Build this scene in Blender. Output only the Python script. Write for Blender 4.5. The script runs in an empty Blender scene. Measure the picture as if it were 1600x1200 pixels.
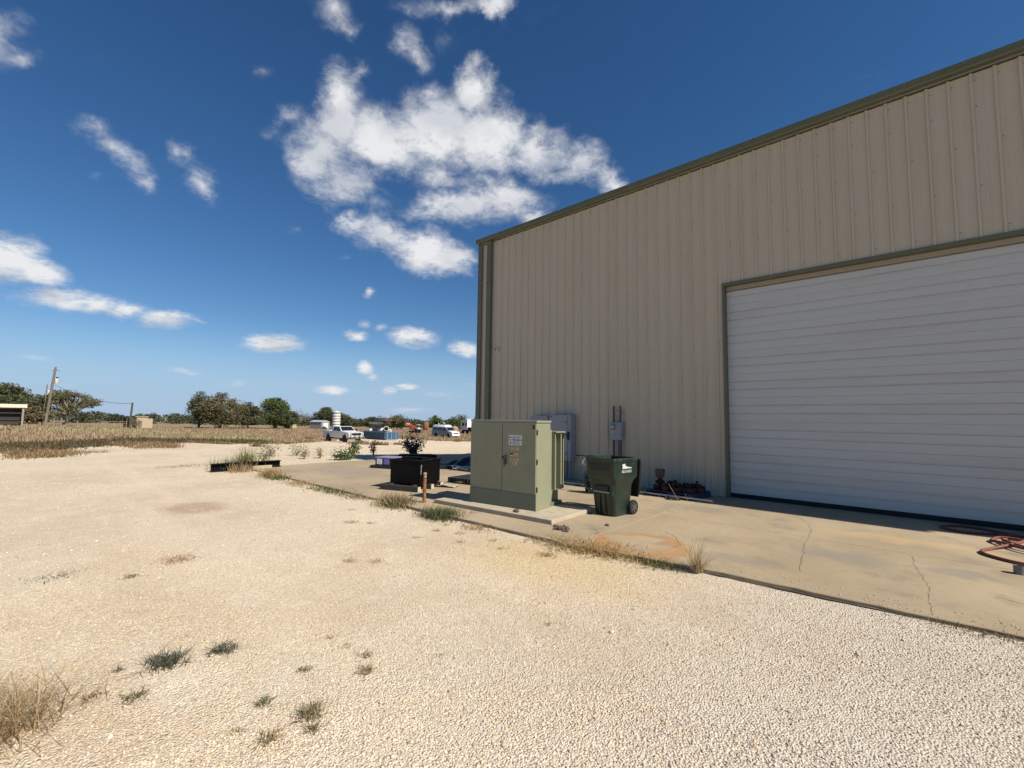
import bpy, bmesh, math, random
import numpy as np
from mathutils import Vector, Matrix, Quaternion

S = bpy.context.scene
COL = S.collection
R = math.radians
random.seed(7)
RNG = np.random.default_rng(7)

# ------------------------------------------------------------------ camera
cam_d = bpy.data.cameras.new('camera')
cam = bpy.data.objects.new('camera', cam_d)
COL.objects.link(cam)
CAM_POS = Vector((0.0, -11.5255, 1.7807))
pitch, roll, yaw = R(4.366), R(0.783), R(42.285)
Fv = Vector((-math.sin(yaw) * math.cos(pitch), math.cos(yaw) * math.cos(pitch), math.sin(pitch)))
Rv = Vector((math.cos(yaw), math.sin(yaw), 0))
Uv = Rv.cross(Fv)
R2 = Rv * math.cos(roll) + Uv * math.sin(roll)
U2 = Uv * math.cos(roll) - Rv * math.sin(roll)
M = Matrix((R2, U2, -Fv)).transposed().to_4x4()
M.translation = CAM_POS
cam.matrix_world = M
cam_d.sensor_width = 36
cam_d.lens = 36 * 710.9 / 1600
cam_d.clip_start = 0.05
cam_d.clip_end = 6000
S.camera = cam

# ------------------------------------------------------------------ light
SUN = Vector((1.05, 0.118, 1.0)).normalized()
sun_el = math.asin(SUN.z)
sun_d = bpy.data.lights.new('sun', 'SUN')
sun_d.energy = 4.7
sun_d.angle = R(0.53)
sun_d.color = (1.0, 0.93, 0.81)
sun = bpy.data.objects.new('sun', sun_d)
COL.objects.link(sun)
sun.rotation_mode = 'QUATERNION'
sun.rotation_quaternion = (-SUN).to_track_quat('-Z', 'Y')
sun.location = (20, 5, 30)

S.view_settings.view_transform = 'Standard'
S.view_settings.look = 'None'
S.view_settings.gamma = 1
S.view_settings.exposure = 0.55
S.view_settings.use_curve_mapping = False

# ------------------------------------------------------------------ sky with clouds (world)
CLOUDS = [(154.78, 32.33, 0.1254, 0.0634, 103.5, 1.0), (152.42, 36.57, 0.0421, 0.0247, 119.9, 0.615), (156.35, 28.09, 0.0954, 0.0781, 112.6, 0.85), (149.07, 31.2, 0.141, 0.0897, -14.7, 1.05), (142.75, 32.88, 0.1447, 0.0902, -9.4, 1.05), (137.72, 36.53, 0.0714, 0.0657, -18.6, 1.0), (135.42, 32.74, 0.1174, 0.0978, -5.2, 1.0), (129.76, 31.55, 0.1187, 0.0689, 9.0, 0.85), (123.93, 30.53, 0.1125, 0.0611, 17.1, 0.85), (120.28, 27.74, 0.0733, 0.0409, 27.7, 0.9), (153.01, 26.47, 0.0934, 0.0556, -14.7, 0.85), (156.18, 24.94, 0.065, 0.052, -3.1, 0.49199999999999994), (160.95, 30.77, 0.06, 0.0341, -38.5, 0.451), (158.55, 30.06, 0.0571, 0.0464, -49.1, 0.49199999999999994), (139.23, 25.27, 0.1492, 0.0584, -4.1, 0.95), (133.44, 26.2, 0.1371, 0.063, -1.3, 0.95), (129.26, 24.82, 0.0789, 0.0469, 1.1, 0.9), (141.79, 28.83, 0.1002, 0.0572, -7.1, 0.574), (135.99, 28.51, 0.1151, 0.0467, -2.7, 0.49199999999999994), (152.83, 22.49, 0.0608, 0.036, -2.2, 0.95), (148.28, 21.46, 0.1072, 0.0607, 11.5, 1.0), (143.93, 20.14, 0.1157, 0.0646, 8.5, 1.0), (140.29, 19.21, 0.0869, 0.052, -4.5, 1.0), (149.55, 24.64, 0.0731, 0.0352, -9.9, 0.369), (155.35, 41.26, 0.059, 0.056, -168.2, 0.49199999999999994), (153.78, 40.12, 0.048, 0.0243, -31.4, 0.49199999999999994), (146.31, 39.68, 0.0677, 0.0492, 43.8, 0.615), (141.54, 43.85, 0.128, 0.023, -7.2, 0.533), (136.0, 44.21, 0.0587, 0.0234, 3.2, 0.9), (141.42, 41.15, 0.0668, 0.0529, -15.0, 0.3444), (146.49, 43.06, 0.0632, 0.0246, -11.9, 0.41), (-177.68, 29.42, 0.0628, 0.0374, -72.0, 0.533), (-179.07, 28.64, 0.035, 0.0217, -33.7, 0.49199999999999994), (174.53, 23.44, 0.0723, 0.0407, -140.9, 0.5903999999999999), (172.48, 21.88, 0.038, 0.0289, -158.8, 0.533), (176.23, 24.69, 0.0344, 0.0277, -14.4, 0.49199999999999994), (169.56, 24.78, 0.0441, 0.0367, -141.1, 0.574), (167.6, 22.69, 0.0553, 0.0305, -117.9, 0.5084), (175.71, 20.57, 0.0176, 0.0148, -151.4, 0.41), (163.32, 34.15, 0.0431, 0.0297, -14.2, 0.369), (-178.95, 12.71, 0.0585, 0.0531, 163.0, 1.05), (179.12, 12.12, 0.0525, 0.0365, -170.9, 1.0), (-179.44, 10.96, 0.0577, 0.0228, -14.9, 0.656), (177.38, 10.08, 0.0626, 0.0275, -9.7, 0.98), (175.01, 10.05, 0.0458, 0.0247, -5.0, 0.9), (173.15, 9.65, 0.0444, 0.0254, -4.3, 0.85), (170.03, 9.37, 0.0663, 0.0276, -5.2, 0.9), (167.27, 9.55, 0.033, 0.0104, 7.1, 0.49199999999999994), (179.71, 9.52, 0.0396, 0.0205, -159.2, 0.41), (160.17, 7.99, 0.0814, 0.0273, -3.1, 1.05), (161.62, 8.0, 0.0429, 0.0183, -5.9, 0.656), (144.78, 9.67, 0.0773, 0.0301, 9.2, 1.05), (145.8, 9.93, 0.0398, 0.0271, -4.4, 0.9), (138.26, 8.5, 0.0624, 0.0237, 3.3, 1.0), (151.36, 9.88, 0.04, 0.0185, 3.9, 0.85), (150.45, 11.23, 0.0253, 0.0132, -5.3, 0.615), (148.42, 10.92, 0.0284, 0.0147, -4.7, 0.656), (150.42, 14.39, 0.0252, 0.0129, -6.7, 0.574), (150.18, 5.76, 0.0281, 0.0227, 20.8, 0.95), (149.33, 4.72, 0.0193, 0.0121, -2.4, 0.656), (153.94, 3.1, 0.051, 0.017, -2.0, 0.85), (147.26, 3.24, 0.0263, 0.0136, -1.6, 0.95), (145.3, 3.76, 0.0347, 0.0137, -1.7, 0.95), (168.08, 4.53, 0.054, 0.0137, 5.8, 0.451), (163.4, 3.54, 0.0372, 0.0193, -3.1, 0.451), (179.03, 4.92, 0.0598, 0.0135, 1.0, 0.369), (141.07, 2.92, 0.1237, 0.0167, 3.8, 0.369), (137.52, 4.28, 0.0558, 0.014, -1.2, 0.328), (159.03, 20.46, 0.0313, 0.0193, 21.6, 0.3444), (153.38, 18.57, 0.0301, 0.0184, -11.1, 0.3116), (157.29, 4.73, 0.0347, 0.0102, -3.1, 0.328), (176.89, 2.56, 0.05, 0.009, -3.6, 0.328), (144.91, 0.95, 0.1203, 0.0164, -1.0, 0.41), (162.81, 1.28, 0.1251, 0.0145, -1.6, 0.287)]
CLOUD_BASES = [(-178.92, 10.58, 0.0429, 0.0325, -179.3, 0.9), (178.4, 10.22, 0.0415, 0.021, -14.3, 0.7), (175.17, 9.08, 0.0531, 0.0185, -3.0, 0.7), (170.64, 8.52, 0.052, 0.0154, -1.5, 0.6), (151.91, 26.64, 0.1265, 0.0516, -1.6, 0.7), (141.83, 30.13, 0.1362, 0.0336, -5.8, 0.45), (132.58, 24.1, 0.1059, 0.0224, -0.9, 0.5), (140.66, 17.91, 0.067, 0.0197, -3.5, 0.5), (160.14, 7.35, 0.0661, 0.0124, -4.8, 0.8), (144.52, 8.82, 0.0602, 0.0137, 2.4, 0.7), (-179.75, 27.47, 0.0443, 0.0386, -64.5, 0.5)]

W = bpy.data.worlds.new('World')
S.world = W
W.use_nodes = True
nt = W.node_tree
nt.nodes.clear()


def nd(tree, typ, **kw):
    n = tree.nodes.new(typ)
    for k, v in kw.items():
        setattr(n, k, v)
    return n


def mth(tree, op, a, b=None, c=None, clamp=False):
    n = tree.nodes.new('ShaderNodeMath')
    n.operation = op
    n.use_clamp = clamp
    for i, x in enumerate((a, b, c)):
        if x is None:
            continue
        if isinstance(x, (int, float)):
            n.inputs[i].default_value = x
        else:
            tree.links.new(x, n.inputs[i])
    return n.outputs[0]


def build_world():
    L = nt.links.new
    out = nd(nt, 'ShaderNodeOutputWorld')
    bg = nd(nt, 'ShaderNodeBackground')
    sky = nd(nt, 'ShaderNodeTexSky')
    sky.sky_type = 'NISHITA'
    sky.sun_disc = False
    sky.sun_elevation = sun_el
    sky.sun_rotation = math.atan2(SUN.x, SUN.y)
    sky.altitude = 100
    sky.air_density = 1.0
    sky.dust_density = 0.0
    sky.ozone_density = 4.0
    co = nd(nt, 'ShaderNodeTexCoord')
    D = co.outputs['Generated']
    hsv = nd(nt, 'ShaderNodeHueSaturation')
    hsv.inputs['Saturation'].default_value = SKY_SAT
    L(sky.outputs[0], hsv.inputs['Color'])
    gm = nd(nt, 'ShaderNodeGamma')
    gm.inputs[1].default_value = SKY_GAMMA
    L(hsv.outputs[0], gm.inputs[0])
    tint = nd(nt, 'ShaderNodeMixRGB', blend_type='MULTIPLY')
    tint.inputs[0].default_value = 1
    tint.inputs[2].default_value = (*SKY_TINT, 1)
    L(gm.outputs[0], tint.inputs[1])
    # pale moist air low over the horizon
    hz = nd(nt, 'ShaderNodeMapRange', interpolation_type='SMOOTHERSTEP')
    hz.inputs['From Min'].default_value = -0.02
    hz.inputs['From Max'].default_value = 0.20
    hz.inputs['To Min'].default_value = 0.85
    hz.inputs['To Max'].default_value = 0.0
    sz0 = nd(nt, 'ShaderNodeSeparateXYZ')
    L(D, sz0.inputs[0])
    L(sz0.outputs['Z'], hz.inputs['Value'])
    hzm = nd(nt, 'ShaderNodeMixRGB')
    hzm.inputs[2].default_value = (3.9, 5.8, 8.7, 1)
    L(hz.outputs[0], hzm.inputs[0])
    L(tint.outputs[0], hzm.inputs[1])
    tint = hzm
    # cloud field: soft ellipsoids on the unit sphere of directions
    wrp = nd(nt, 'ShaderNodeTexNoise')
    wrp.inputs['Scale'].default_value = 9
    wrp.inputs['Detail'].default_value = 6
    wrp.inputs['Roughness'].default_value = 0.6
    L(D, wrp.inputs['Vector'])
    sub = nd(nt, 'ShaderNodeVectorMath', operation='SUBTRACT')
    L(wrp.outputs['Color'], sub.inputs[0])
    sub.inputs[1].default_value = (0.5, 0.5, 0.5)
    sc = nd(nt, 'ShaderNodeVectorMath', operation='SCALE')
    L(sub.outputs[0], sc.inputs[0])
    sepz = nd(nt, 'ShaderNodeSeparateXYZ')
    L(D, sepz.inputs[0])
    # less warping for the small clouds low over the horizon
    wz = nd(nt, 'ShaderNodeMapRange')
    wz.inputs['From Min'].default_value = 0.03
    wz.inputs['From Max'].default_value = 0.5
    wz.inputs['To Min'].default_value = 0.015
    wz.inputs['To Max'].default_value = 0.11
    L(sepz.outputs['Z'], wz.inputs['Value'])
    L(wz.outputs[0], sc.inputs['Scale'])
    add = nd(nt, 'ShaderNodeVectorMath', operation='ADD')
    L(D, add.inputs[0])
    L(sc.outputs[0], add.inputs[1])
    P = add.outputs[0]
    def blobs(items):
      F = None
      for az, el, ra, rb, ang, amp in items:
          a, e, g = R(az), R(el), R(ang)
          d = Vector((math.cos(e) * math.cos(a), math.cos(e) * math.sin(a), math.sin(e)))
          eh = Vector((-math.sin(a), math.cos(a), 0))
          ev = d.cross(eh)
          a1 = eh * math.cos(g) + ev * math.sin(g)
          b1 = d.cross(a1)
          m = Matrix((a1, b1, d)).transposed()
          mp = nd(nt, 'ShaderNodeMapping', vector_type='TEXTURE')
          mp.inputs['Location'].default_value = d
          mp.inputs['Rotation'].default_value = m.to_euler()
          mp.inputs['Scale'].default_value = (ra, rb, 0.3)
          L(P, mp.inputs['Vector'])
          gr = nd(nt, 'ShaderNodeTexGradient', gradient_type='SPHERICAL')
          L(mp.outputs[0], gr.inputs[0])
          v = mth(nt, 'MULTIPLY', gr.outputs['Fac'], amp)
          if F is None:
              F = v
          else:
              F = mth(nt, 'SMOOTH_MAX', F, v, 0.18)
      return F

    F = blobs(CLOUDS)
    base_shade = blobs(CLOUD_BASES)
    # fractal detail on a flat cloud deck seen in perspective
    den = mth(nt, 'ADD', mth(nt, 'MAXIMUM', sepz.outputs['Z'], 0.0), 0.22)
    dv = nd(nt, 'ShaderNodeVectorMath', operation='SCALE')
    L(D, dv.inputs[0])
    L(mth(nt, 'DIVIDE', 1.0, den), dv.inputs['Scale'])
    fb = nd(nt, 'ShaderNodeTexNoise')
    fb.inputs['Scale'].default_value = 5.5
    fb.inputs['Detail'].default_value = 10
    fb.inputs['Roughness'].default_value = 0.6
    fb.inputs['Distortion'].default_value = 0.25
    L(dv.outputs[0], fb.inputs['Vector'])
    f2 = nd(nt, 'ShaderNodeTexNoise')
    f2.inputs['Scale'].default_value = 19
    f2.inputs['Detail'].default_value = 11
    f2.inputs['Distortion'].default_value = 0.4
    f2.inputs['Roughness'].default_value = 0.68
    L(dv.outputs[0], f2.inputs['Vector'])
    nz = mth(nt, 'ADD', mth(nt, 'MULTIPLY', mth(nt, 'SUBTRACT', fb.outputs['Fac'], 0.5), 0.75),
             mth(nt, 'MULTIPLY', mth(nt, 'SUBTRACT', f2.outputs['Fac'], 0.5), 0.95))
    body = mth(nt, 'MULTIPLY', F, mth(nt, 'ADD', 1.0, mth(nt, 'MULTIPLY', nz, 1.75)))
    dn = nd(nt, 'ShaderNodeMapRange', interpolation_type='SMOOTHSTEP')
    dn.inputs['From Min'].default_value = 0.17
    dn.inputs['From Max'].default_value = 0.84
    L(body, dn.inputs['Value'])
    dens = dn.outputs[0]
    # thick parts turn light grey, rims and tops stay white
    sh = nd(nt, 'ShaderNodeTexNoise')
    sh.inputs['Scale'].default_value = 4.2
    sh.inputs['Detail'].default_value = 5
    mp2 = nd(nt, 'ShaderNodeMapping')
    mp2.inputs['Location'].default_value = (0.15, 0.06, 0.1)
    L(dv.outputs[0], mp2.inputs['Vector'])
    L(mp2.outputs[0], sh.inputs['Vector'])
    shm = nd(nt, 'ShaderNodeMapRange', interpolation_type='SMOOTHSTEP')
    shm.inputs['From Min'].default_value = 0.36
    shm.inputs['From Max'].default_value = 0.66
    L(sh.outputs['Fac'], shm.inputs['Value'])
    low = nd(nt, 'ShaderNodeMapRange')
    low.inputs['From Min'].default_value = 0.1
    low.inputs['From Max'].default_value = 0.45
    low.inputs['To Min'].default_value = 0.75
    low.inputs['To Max'].default_value = 1.0
    L(sepz.outputs['Z'], low.inputs['Value'])
    cm = nd(nt, 'ShaderNodeMixRGB')
    cm.inputs[1].default_value = (*[c * CLOUD for c in (0.52, 0.56, 0.65)], 1)
    cm.inputs[2].default_value = (*[c * CLOUD for c in (1.0, 1.0, 1.0)], 1)
    bsh = mth(nt, 'SUBTRACT', 1.0, mth(nt, 'MULTIPLY', base_shade, 1.3, clamp=True), clamp=True)
    L(mth(nt, 'MULTIPLY', mth(nt, 'ADD', shm.outputs[0], 0.45, clamp=True), bsh), cm.inputs[0])
    mix = nd(nt, 'ShaderNodeMixRGB')
    L(mth(nt, 'MULTIPLY', dens, 0.97), mix.inputs[0])
    L(tint.outputs[0], mix.inputs[1])
    L(cm.outputs[0], mix.inputs[2])
    L(mix.outputs[0], bg.inputs['Color'])
    bg.inputs['Strength'].default_value = SKY_STRENGTH
    L(bg.outputs[0], out.inputs['Surface'])


SKY_SAT, SKY_GAMMA, SKY_TINT, SKY_STRENGTH, CLOUD = 1.2, 1.0, (0.97, 1, 1.06), 0.057, 10.8
build_world()
W.cycles.sampling_method = 'MANUAL'
W.cycles.sample_map_resolution = 1024


# ------------------------------------------------------------------ helpers
class MB:
    """Collects shapes; build() links them as ONE mesh object."""

    def __init__(self):
        self.v, self.f, self.m = [], [], []

    def add(self, vs, fs, m=0, xf=None):
        o = len(self.v)
        for p in vs:
            p = Vector(p)
            self.v.append(tuple(xf @ p) if xf is not None else tuple(p))
        for f in fs:
            self.f.append(tuple(i + o for i in f))
            self.m.append(m)
        return self

    def box(self, x0, x1, y0, y1, z0, z1, ch=0.0, m=0, xf=None):
        if ch <= 0:
            vs = [(x, y, z) for z in (z0, z1) for y in (y0, y1) for x in (x0, x1)]
            fs = [(0, 2, 3, 1), (4, 5, 7, 6), (0, 1, 5, 4), (2, 6, 7, 3), (0, 4, 6, 2), (1, 3, 7, 5)]
            return self.add(vs, fs, m, xf)
        bm = bmesh.new()
        bmesh.ops.create_cube(bm, size=1)
        for v in bm.verts:
            v.co = Vector(((x0 + x1) / 2 + v.co.x * (x1 - x0), (y0 + y1) / 2 + v.co.y * (y1 - y0), (z0 + z1) / 2 + v.co.z * (z1 - z0)))
        bmesh.ops.bevel(bm, geom=bm.edges[:], offset=ch, segments=2, affect='EDGES', profile=0.6)
        bm.verts.index_update()
        self.add([v.co.copy() for v in bm.verts], [[v.index for v in f.verts] for f in bm.faces], m, xf)
        bm.free()
        return self

    def tube(self, pts, r, n=8, m=0, cap=True, xf=None, closed=False):
        pts = [Vector(p) for p in pts]
        rs = list(r) if isinstance(r, (list, tuple)) else [r] * len(pts)
        vs, fs = [], []
        k = len(pts)
        t0 = (pts[1] - pts[0]).normalized()
        up = Vector((0, 0, 1)) if abs(t0.z) < 0.9 else Vector((1, 0, 0))
        nrm = t0.cross(up).normalized()
        for i, p in enumerate(pts):
            if closed:
                t = (pts[(i + 1) % k] - pts[i - 1]).normalized()
            else:
                t = (pts[min(i + 1, k - 1)] - pts[max(i - 1, 0)]).normalized()
            nrm = (nrm - t * nrm.dot(t)).normalized()
            b = t.cross(nrm)
            for j in range(n):
                a = 2 * math.pi * j / n
                vs.append(p + (nrm * math.cos(a) + b * math.sin(a)) * rs[i])
        for i in range(k if closed else k - 1):
            i2 = (i + 1) % k
            for j in range(n):
                fs.append((i * n + j, i * n + (j + 1) % n, i2 * n + (j + 1) % n, i2 * n + j))
        if cap and not closed:
            fs.append(tuple(range(n - 1, -1, -1)))
            fs.append(tuple((k - 1) * n + j for j in range(n)))
        return self.add(vs, fs, m, xf)

    def cyl(self, p0, p1, r0, r1=None, n=12, m=0, xf=None):
        return self.tube([p0, p1], [r0, r0 if r1 is None else r1], n, m, True, xf)

    def prism(self, poly, a0, a1, axis='y', m=0, xf=None):
        """poly: 2D outline; axis: the direction it is extruded along."""
        n = len(poly)
        mk = {'x': lambda p, a: (a, p[0], p[1]), 'y': lambda p, a: (p[0], a, p[1]), 'z': lambda p, a: (p[0], p[1], a)}[axis]
        vs = [mk(p, a0) for p in poly] + [mk(p, a1) for p in poly]
        fs = [(i, (i + 1) % n, n + (i + 1) % n, n + i) for i in range(n)]
        fs += [tuple(range(n - 1, -1, -1)), tuple(range(n, 2 * n))]
        return self.add(vs, fs, m, xf)

    def lathe(self, prof, n=20, m=0, xf=None):
        vs, fs = [], []
        for r, z in prof:
            for j in range(n):
                a = 2 * math.pi * j / n
                vs.append((r * math.cos(a), r * math.sin(a), z))
        for i in range(len(prof) - 1):
            for j in range(n):
                fs.append((i * n + j, i * n + (j + 1) % n, (i + 1) * n + (j + 1) % n, (i + 1) * n + j))
        fs.append(tuple(range(n - 1, -1, -1)))
        fs.append(tuple((len(prof) - 1) * n + j for j in range(n)))
        return self.add(vs, fs, m, xf)

    def loft(self, rings, m=0, cap0=True, cap1=True, xf=None):
        n = len(rings[0])
        vs = [p for r in rings for p in r]
        fs = []
        for i in range(len(rings) - 1):
            for j in range(n):
                fs.append((i * n + j, i * n + (j + 1) % n, (i + 1) * n + (j + 1) % n, (i + 1) * n + j))
        if cap0:
            fs.append(tuple(range(n - 1, -1, -1)))
        if cap1:
            fs.append(tuple((len(rings) - 1) * n + j for j in range(n)))
        return self.add(vs, fs, m, xf)

    def build(self, name, mats, parent=None, label=None, smooth=None, kind=None):
        me = bpy.data.meshes.new(name)
        me.from_pydata(self.v, [], self.f)
        bm = bmesh.new()
        bm.from_mesh(me)
        bmesh.ops.recalc_face_normals(bm, faces=bm.faces[:])
        bm.to_mesh(me)
        bm.free()
        mats = mats if isinstance(mats, (list, tuple)) else [mats]
        for x in mats:
            me.materials.append(x)
        if len(mats) > 1:
            me.polygons.foreach_set('material_index', self.m)
        if smooth is not None:
            me.polygons.foreach_set('use_smooth', [True] * len(me.polygons))
            me.set_sharp_from_angle(angle=R(smooth))
        return link(name, me, parent, label, kind)


def link(name, me, parent=None, label=None, kind=None):
    o = bpy.data.objects.new(name, me)
    COL.objects.link(o)
    if parent is not None:
        o.parent = parent
    if label:
        o['label'] = label
    if kind:
        o['kind'] = kind
    return o


def thing(name, label, cat, loc=(0, 0, 0), rz=0.0, group=None):
    o = bpy.data.objects.new(name, None)
    o.empty_display_size = 0.2
    COL.objects.link(o)
    o.location = loc
    o.rotation_euler = (0, 0, rz)
    return tag(o, label, cat, group)


def tag(o, label, cat, group=None):
    o['label'] = label
    o['category'] = cat
    if group:
        o['group'] = group
    return o


def copy_tree(o, parent=None):
    c = o.copy()
    COL.objects.link(c)
    if parent is not None:
        c.parent = parent
    for ch in list(o.children):
        copy_tree(ch, c)
    return c


def arr_mesh(name, verts, tris, mat, cols=None, parent=None, label=None, kind=None, smooth=False):
    """Fast mesh from numpy arrays; cols: per-vertex rgb into the attribute Col."""
    me = bpy.data.meshes.new(name)
    nv, nf = len(verts), len(tris)
    me.vertices.add(nv)
    me.vertices.foreach_set('co', np.ascontiguousarray(verts, np.float32).ravel())
    me.loops.add(nf * 3)
    me.loops.foreach_set('vertex_index', np.ascontiguousarray(tris, np.int32).ravel())
    me.polygons.add(nf)
    me.polygons.foreach_set('loop_start', np.arange(0, nf * 3, 3, dtype=np.int32))
    me.polygons.foreach_set('loop_total', np.full(nf, 3, np.int32))
    if smooth:
        me.polygons.foreach_set('use_smooth', np.ones(nf, bool))
    me.update(calc_edges=True)
    if cols is not None:
        at = me.color_attributes.new('Col', 'FLOAT_COLOR', 'POINT')
        c4 = np.ones((nv, 4), np.float32)
        c4[:, :3] = cols
        at.data.foreach_set('color', c4.ravel())
    me.materials.append(mat)
    return link(name, me, parent, label, kind)


# ------------------------------------------------------------------ materials
MATS = {}


def pm(name, col, rough=0.6, metal=0.0, var=0.12, scale=3.0, bump=0.0, bscale=60.0, dirt=None, spec=0.5, stretch=None):
    """Procedural principled material: fractal tone variation, optional dirt blotches (colour, amount, scale) and fine bump."""
    if name in MATS:
        return MATS[name]
    m = bpy.data.materials.new(name)
    m.use_nodes = True
    t = m.node_tree
    L = t.links.new
    b = t.nodes['Principled BSDF']
    b.inputs['Roughness'].default_value = rough
    b.inputs['Metallic'].default_value = metal
    b.inputs['Specular IOR Level'].default_value = spec
    tc = nd(t, 'ShaderNodeTexCoord')
    src = tc.outputs['Object']
    if stretch:
        mp = nd(t, 'ShaderNodeMapping')
        mp.inputs['Scale'].default_value = stretch
        L(src, mp.inputs[0])
        src = mp.outputs[0]
    n = nd(t, 'ShaderNodeTexNoise')
    n.inputs['Scale'].default_value = scale
    n.inputs['Detail'].default_value = 7
    n.inputs['Roughness'].default_value = 0.6
    L(src, n.inputs['Vector'])
    cr = nd(t, 'ShaderNodeMixRGB')
    cr.inputs[1].default_value = (*[max(0, c * (1 - 2 * var)) for c in col], 1)
    cr.inputs[2].default_value = (*[min(1, c * (1 + 2 * var)) for c in col], 1)
    L(n.outputs['Fac'], cr.inputs[0])
    out = cr.outputs[0]
    if dirt:
        dc, amt, ds = dirt
        n2 = nd(t, 'ShaderNodeTexNoise')
        n2.inputs['Scale'].default_value = ds
        n2.inputs['Detail'].default_value = 9
        n2.inputs['Roughness'].default_value = 0.68
        L(src, n2.inputs['Vector'])
        mr = nd(t, 'ShaderNodeMapRange', interpolation_type='SMOOTHSTEP')
        mr.inputs['From Min'].default_value = 0.48
        mr.inputs['From Max'].default_value = 0.72
        mr.inputs['To Max'].default_value = amt
        L(n2.outputs['Fac'], mr.inputs['Value'])
        mx = nd(t, 'ShaderNodeMixRGB')
        mx.inputs[2].default_value = (*dc, 1)
        L(mr.outputs[0], mx.inputs[0])
        L(out, mx.inputs[1])
        out = mx.outputs[0]
        rr = mth(t, 'ADD', mth(t, 'MULTIPLY', mr.outputs[0], 0.25), rough, clamp=True)
        L(rr, b.inputs['Roughness'])
    L(out, b.inputs['Base Color'])
    if bump > 0:
        n3 = nd(t, 'ShaderNodeTexNoise')
        n3.inputs['Scale'].default_value = bscale
        n3.inputs['Detail'].default_value = 5
        L(src, n3.inputs['Vector'])
        bp = nd(t, 'ShaderNodeBump')
        bp.inputs['Strength'].default_value = min(1, bump)
        bp.inputs['Distance'].default_value = 0.004
        L(n3.outputs['Fac'], bp.inputs['Height'])
        L(bp.outputs[0], b.inputs['Normal'])
    MATS[name] = m
    return m


def attr_mat(name, rough=0.8, trans=0.0, spec=0.3, var=0.0):
    """Colour per piece from the Col attribute (each stone, blade or leaf has its own tone)."""
    m = bpy.data.materials.new(name)
    m.use_nodes = True
    t = m.node_tree
    L = t.links.new
    b = t.nodes['Principled BSDF']
    b.inputs['Roughness'].default_value = rough
    b.inputs['Specular IOR Level'].default_value = spec
    a = nd(t, 'ShaderNodeAttribute')
    a.attribute_name = 'Col'
    col = a.outputs['Color']
    if var > 0:
        tc = nd(t, 'ShaderNodeTexCoord')
        n = nd(t, 'ShaderNodeTexNoise')
        n.inputs['Scale'].default_value = 140
        n.inputs['Detail'].default_value = 3
        L(tc.outputs['Object'], n.inputs['Vector'])
        mx = nd(t, 'ShaderNodeMixRGB', blend_type='MULTIPLY')
        mx.inputs[0].default_value = 1
        L(col, mx.inputs[1])
        cr = nd(t, 'ShaderNodeMapRange')
        cr.inputs['To Min'].default_value = 1 - var
        cr.inputs['To Max'].default_value = 1 + var
        L(n.outputs['Fac'], cr.inputs['Value'])
        L(cr.outputs[0], mx.inputs[2])
        col = mx.outputs[0]
    L(col, b.inputs['Base Color'])
    if trans > 0:
        tr = nd(t, 'ShaderNodeBsdfTranslucent')
        L(col, tr.inputs['Color'])
        ms = nd(t, 'ShaderNodeMixShader')
        ms.inputs[0].default_value = trans
        L(b.outputs[0], ms.inputs[1])
        L(tr.outputs[0], ms.inputs[2])
        L(ms.outputs[0], t.nodes['Material Output'].inputs['Surface'])
    MATS[name] = m
    return m


STONE = attr_mat('stone', 0.9, 0, 0.2, 0.12)
BLADE = attr_mat('grass_blade', 0.75, 0.25, 0.25)
LEAF = attr_mat('leaf', 0.65, 0.2, 0.3)

# ------------------------------------------------------------------ terrain
SP = np.array([-1e4, 12, 15, 20, 28, 39, 55, 90, 200, 600, 5000])
ZP = np.array([0, 0, -.04, -.3, -.7, -1.4, -2.0, -2.6, -4, -10, -66])


def tz(x, y):
    return np.interp(-.2 * np.asarray(x) + .98 * (np.asarray(y) + 11.5), SP, ZP) - 0.04


def undul(x, y):
    x, y = np.asarray(x), np.asarray(y)
    return 0.010 * np.sin(x * 1.3 + 1.7 * np.sin(y * .9)) + 0.008 * np.sin(y * 2.1 + 1.1 * np.sin(x * 1.7)) - 0.012


# gravel / field border as (azimuth, range) round the yard's middle
EDGE = [(-30.5, -11.7), (-30.6, -10.6), (-32.0, -9.6), (-33.3, -8.8), (-34.1, -7.9), (-35.4, -6.6), (-35.8, -5.4), (-36.2, -3.6),
        (-36.0, -1.4), (-36.6, 1.6), (-49.5, 10.9), (-69.2, 23.9), (-77.5, 33.2), (-76.6, 40.3), (-67.2, 37.3), (-61.5, 37.0), (-59.9, 43.6)]
YC = (0.0, -11.5)
_th = np.array([math.atan2(y - YC[1], x - YC[0]) % (2 * math.pi) for x, y in EDGE])
_r = np.array([math.hypot(x - YC[0], y - YC[1]) for x, y in EDGE])
_o = np.argsort(_th)
_th, _r = _th[_o], _r[_o]


def redge(th):
    th = np.asarray(th) % (2 * math.pi)
    b = np.interp(th, _th, _r, left=78.0, right=31.0)
    return b + 0.5 * np.sin(th * 140) + 0.35 * np.sin(th * 317 + 1.0) + 0.3 * np.sin(th * 61)


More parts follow.
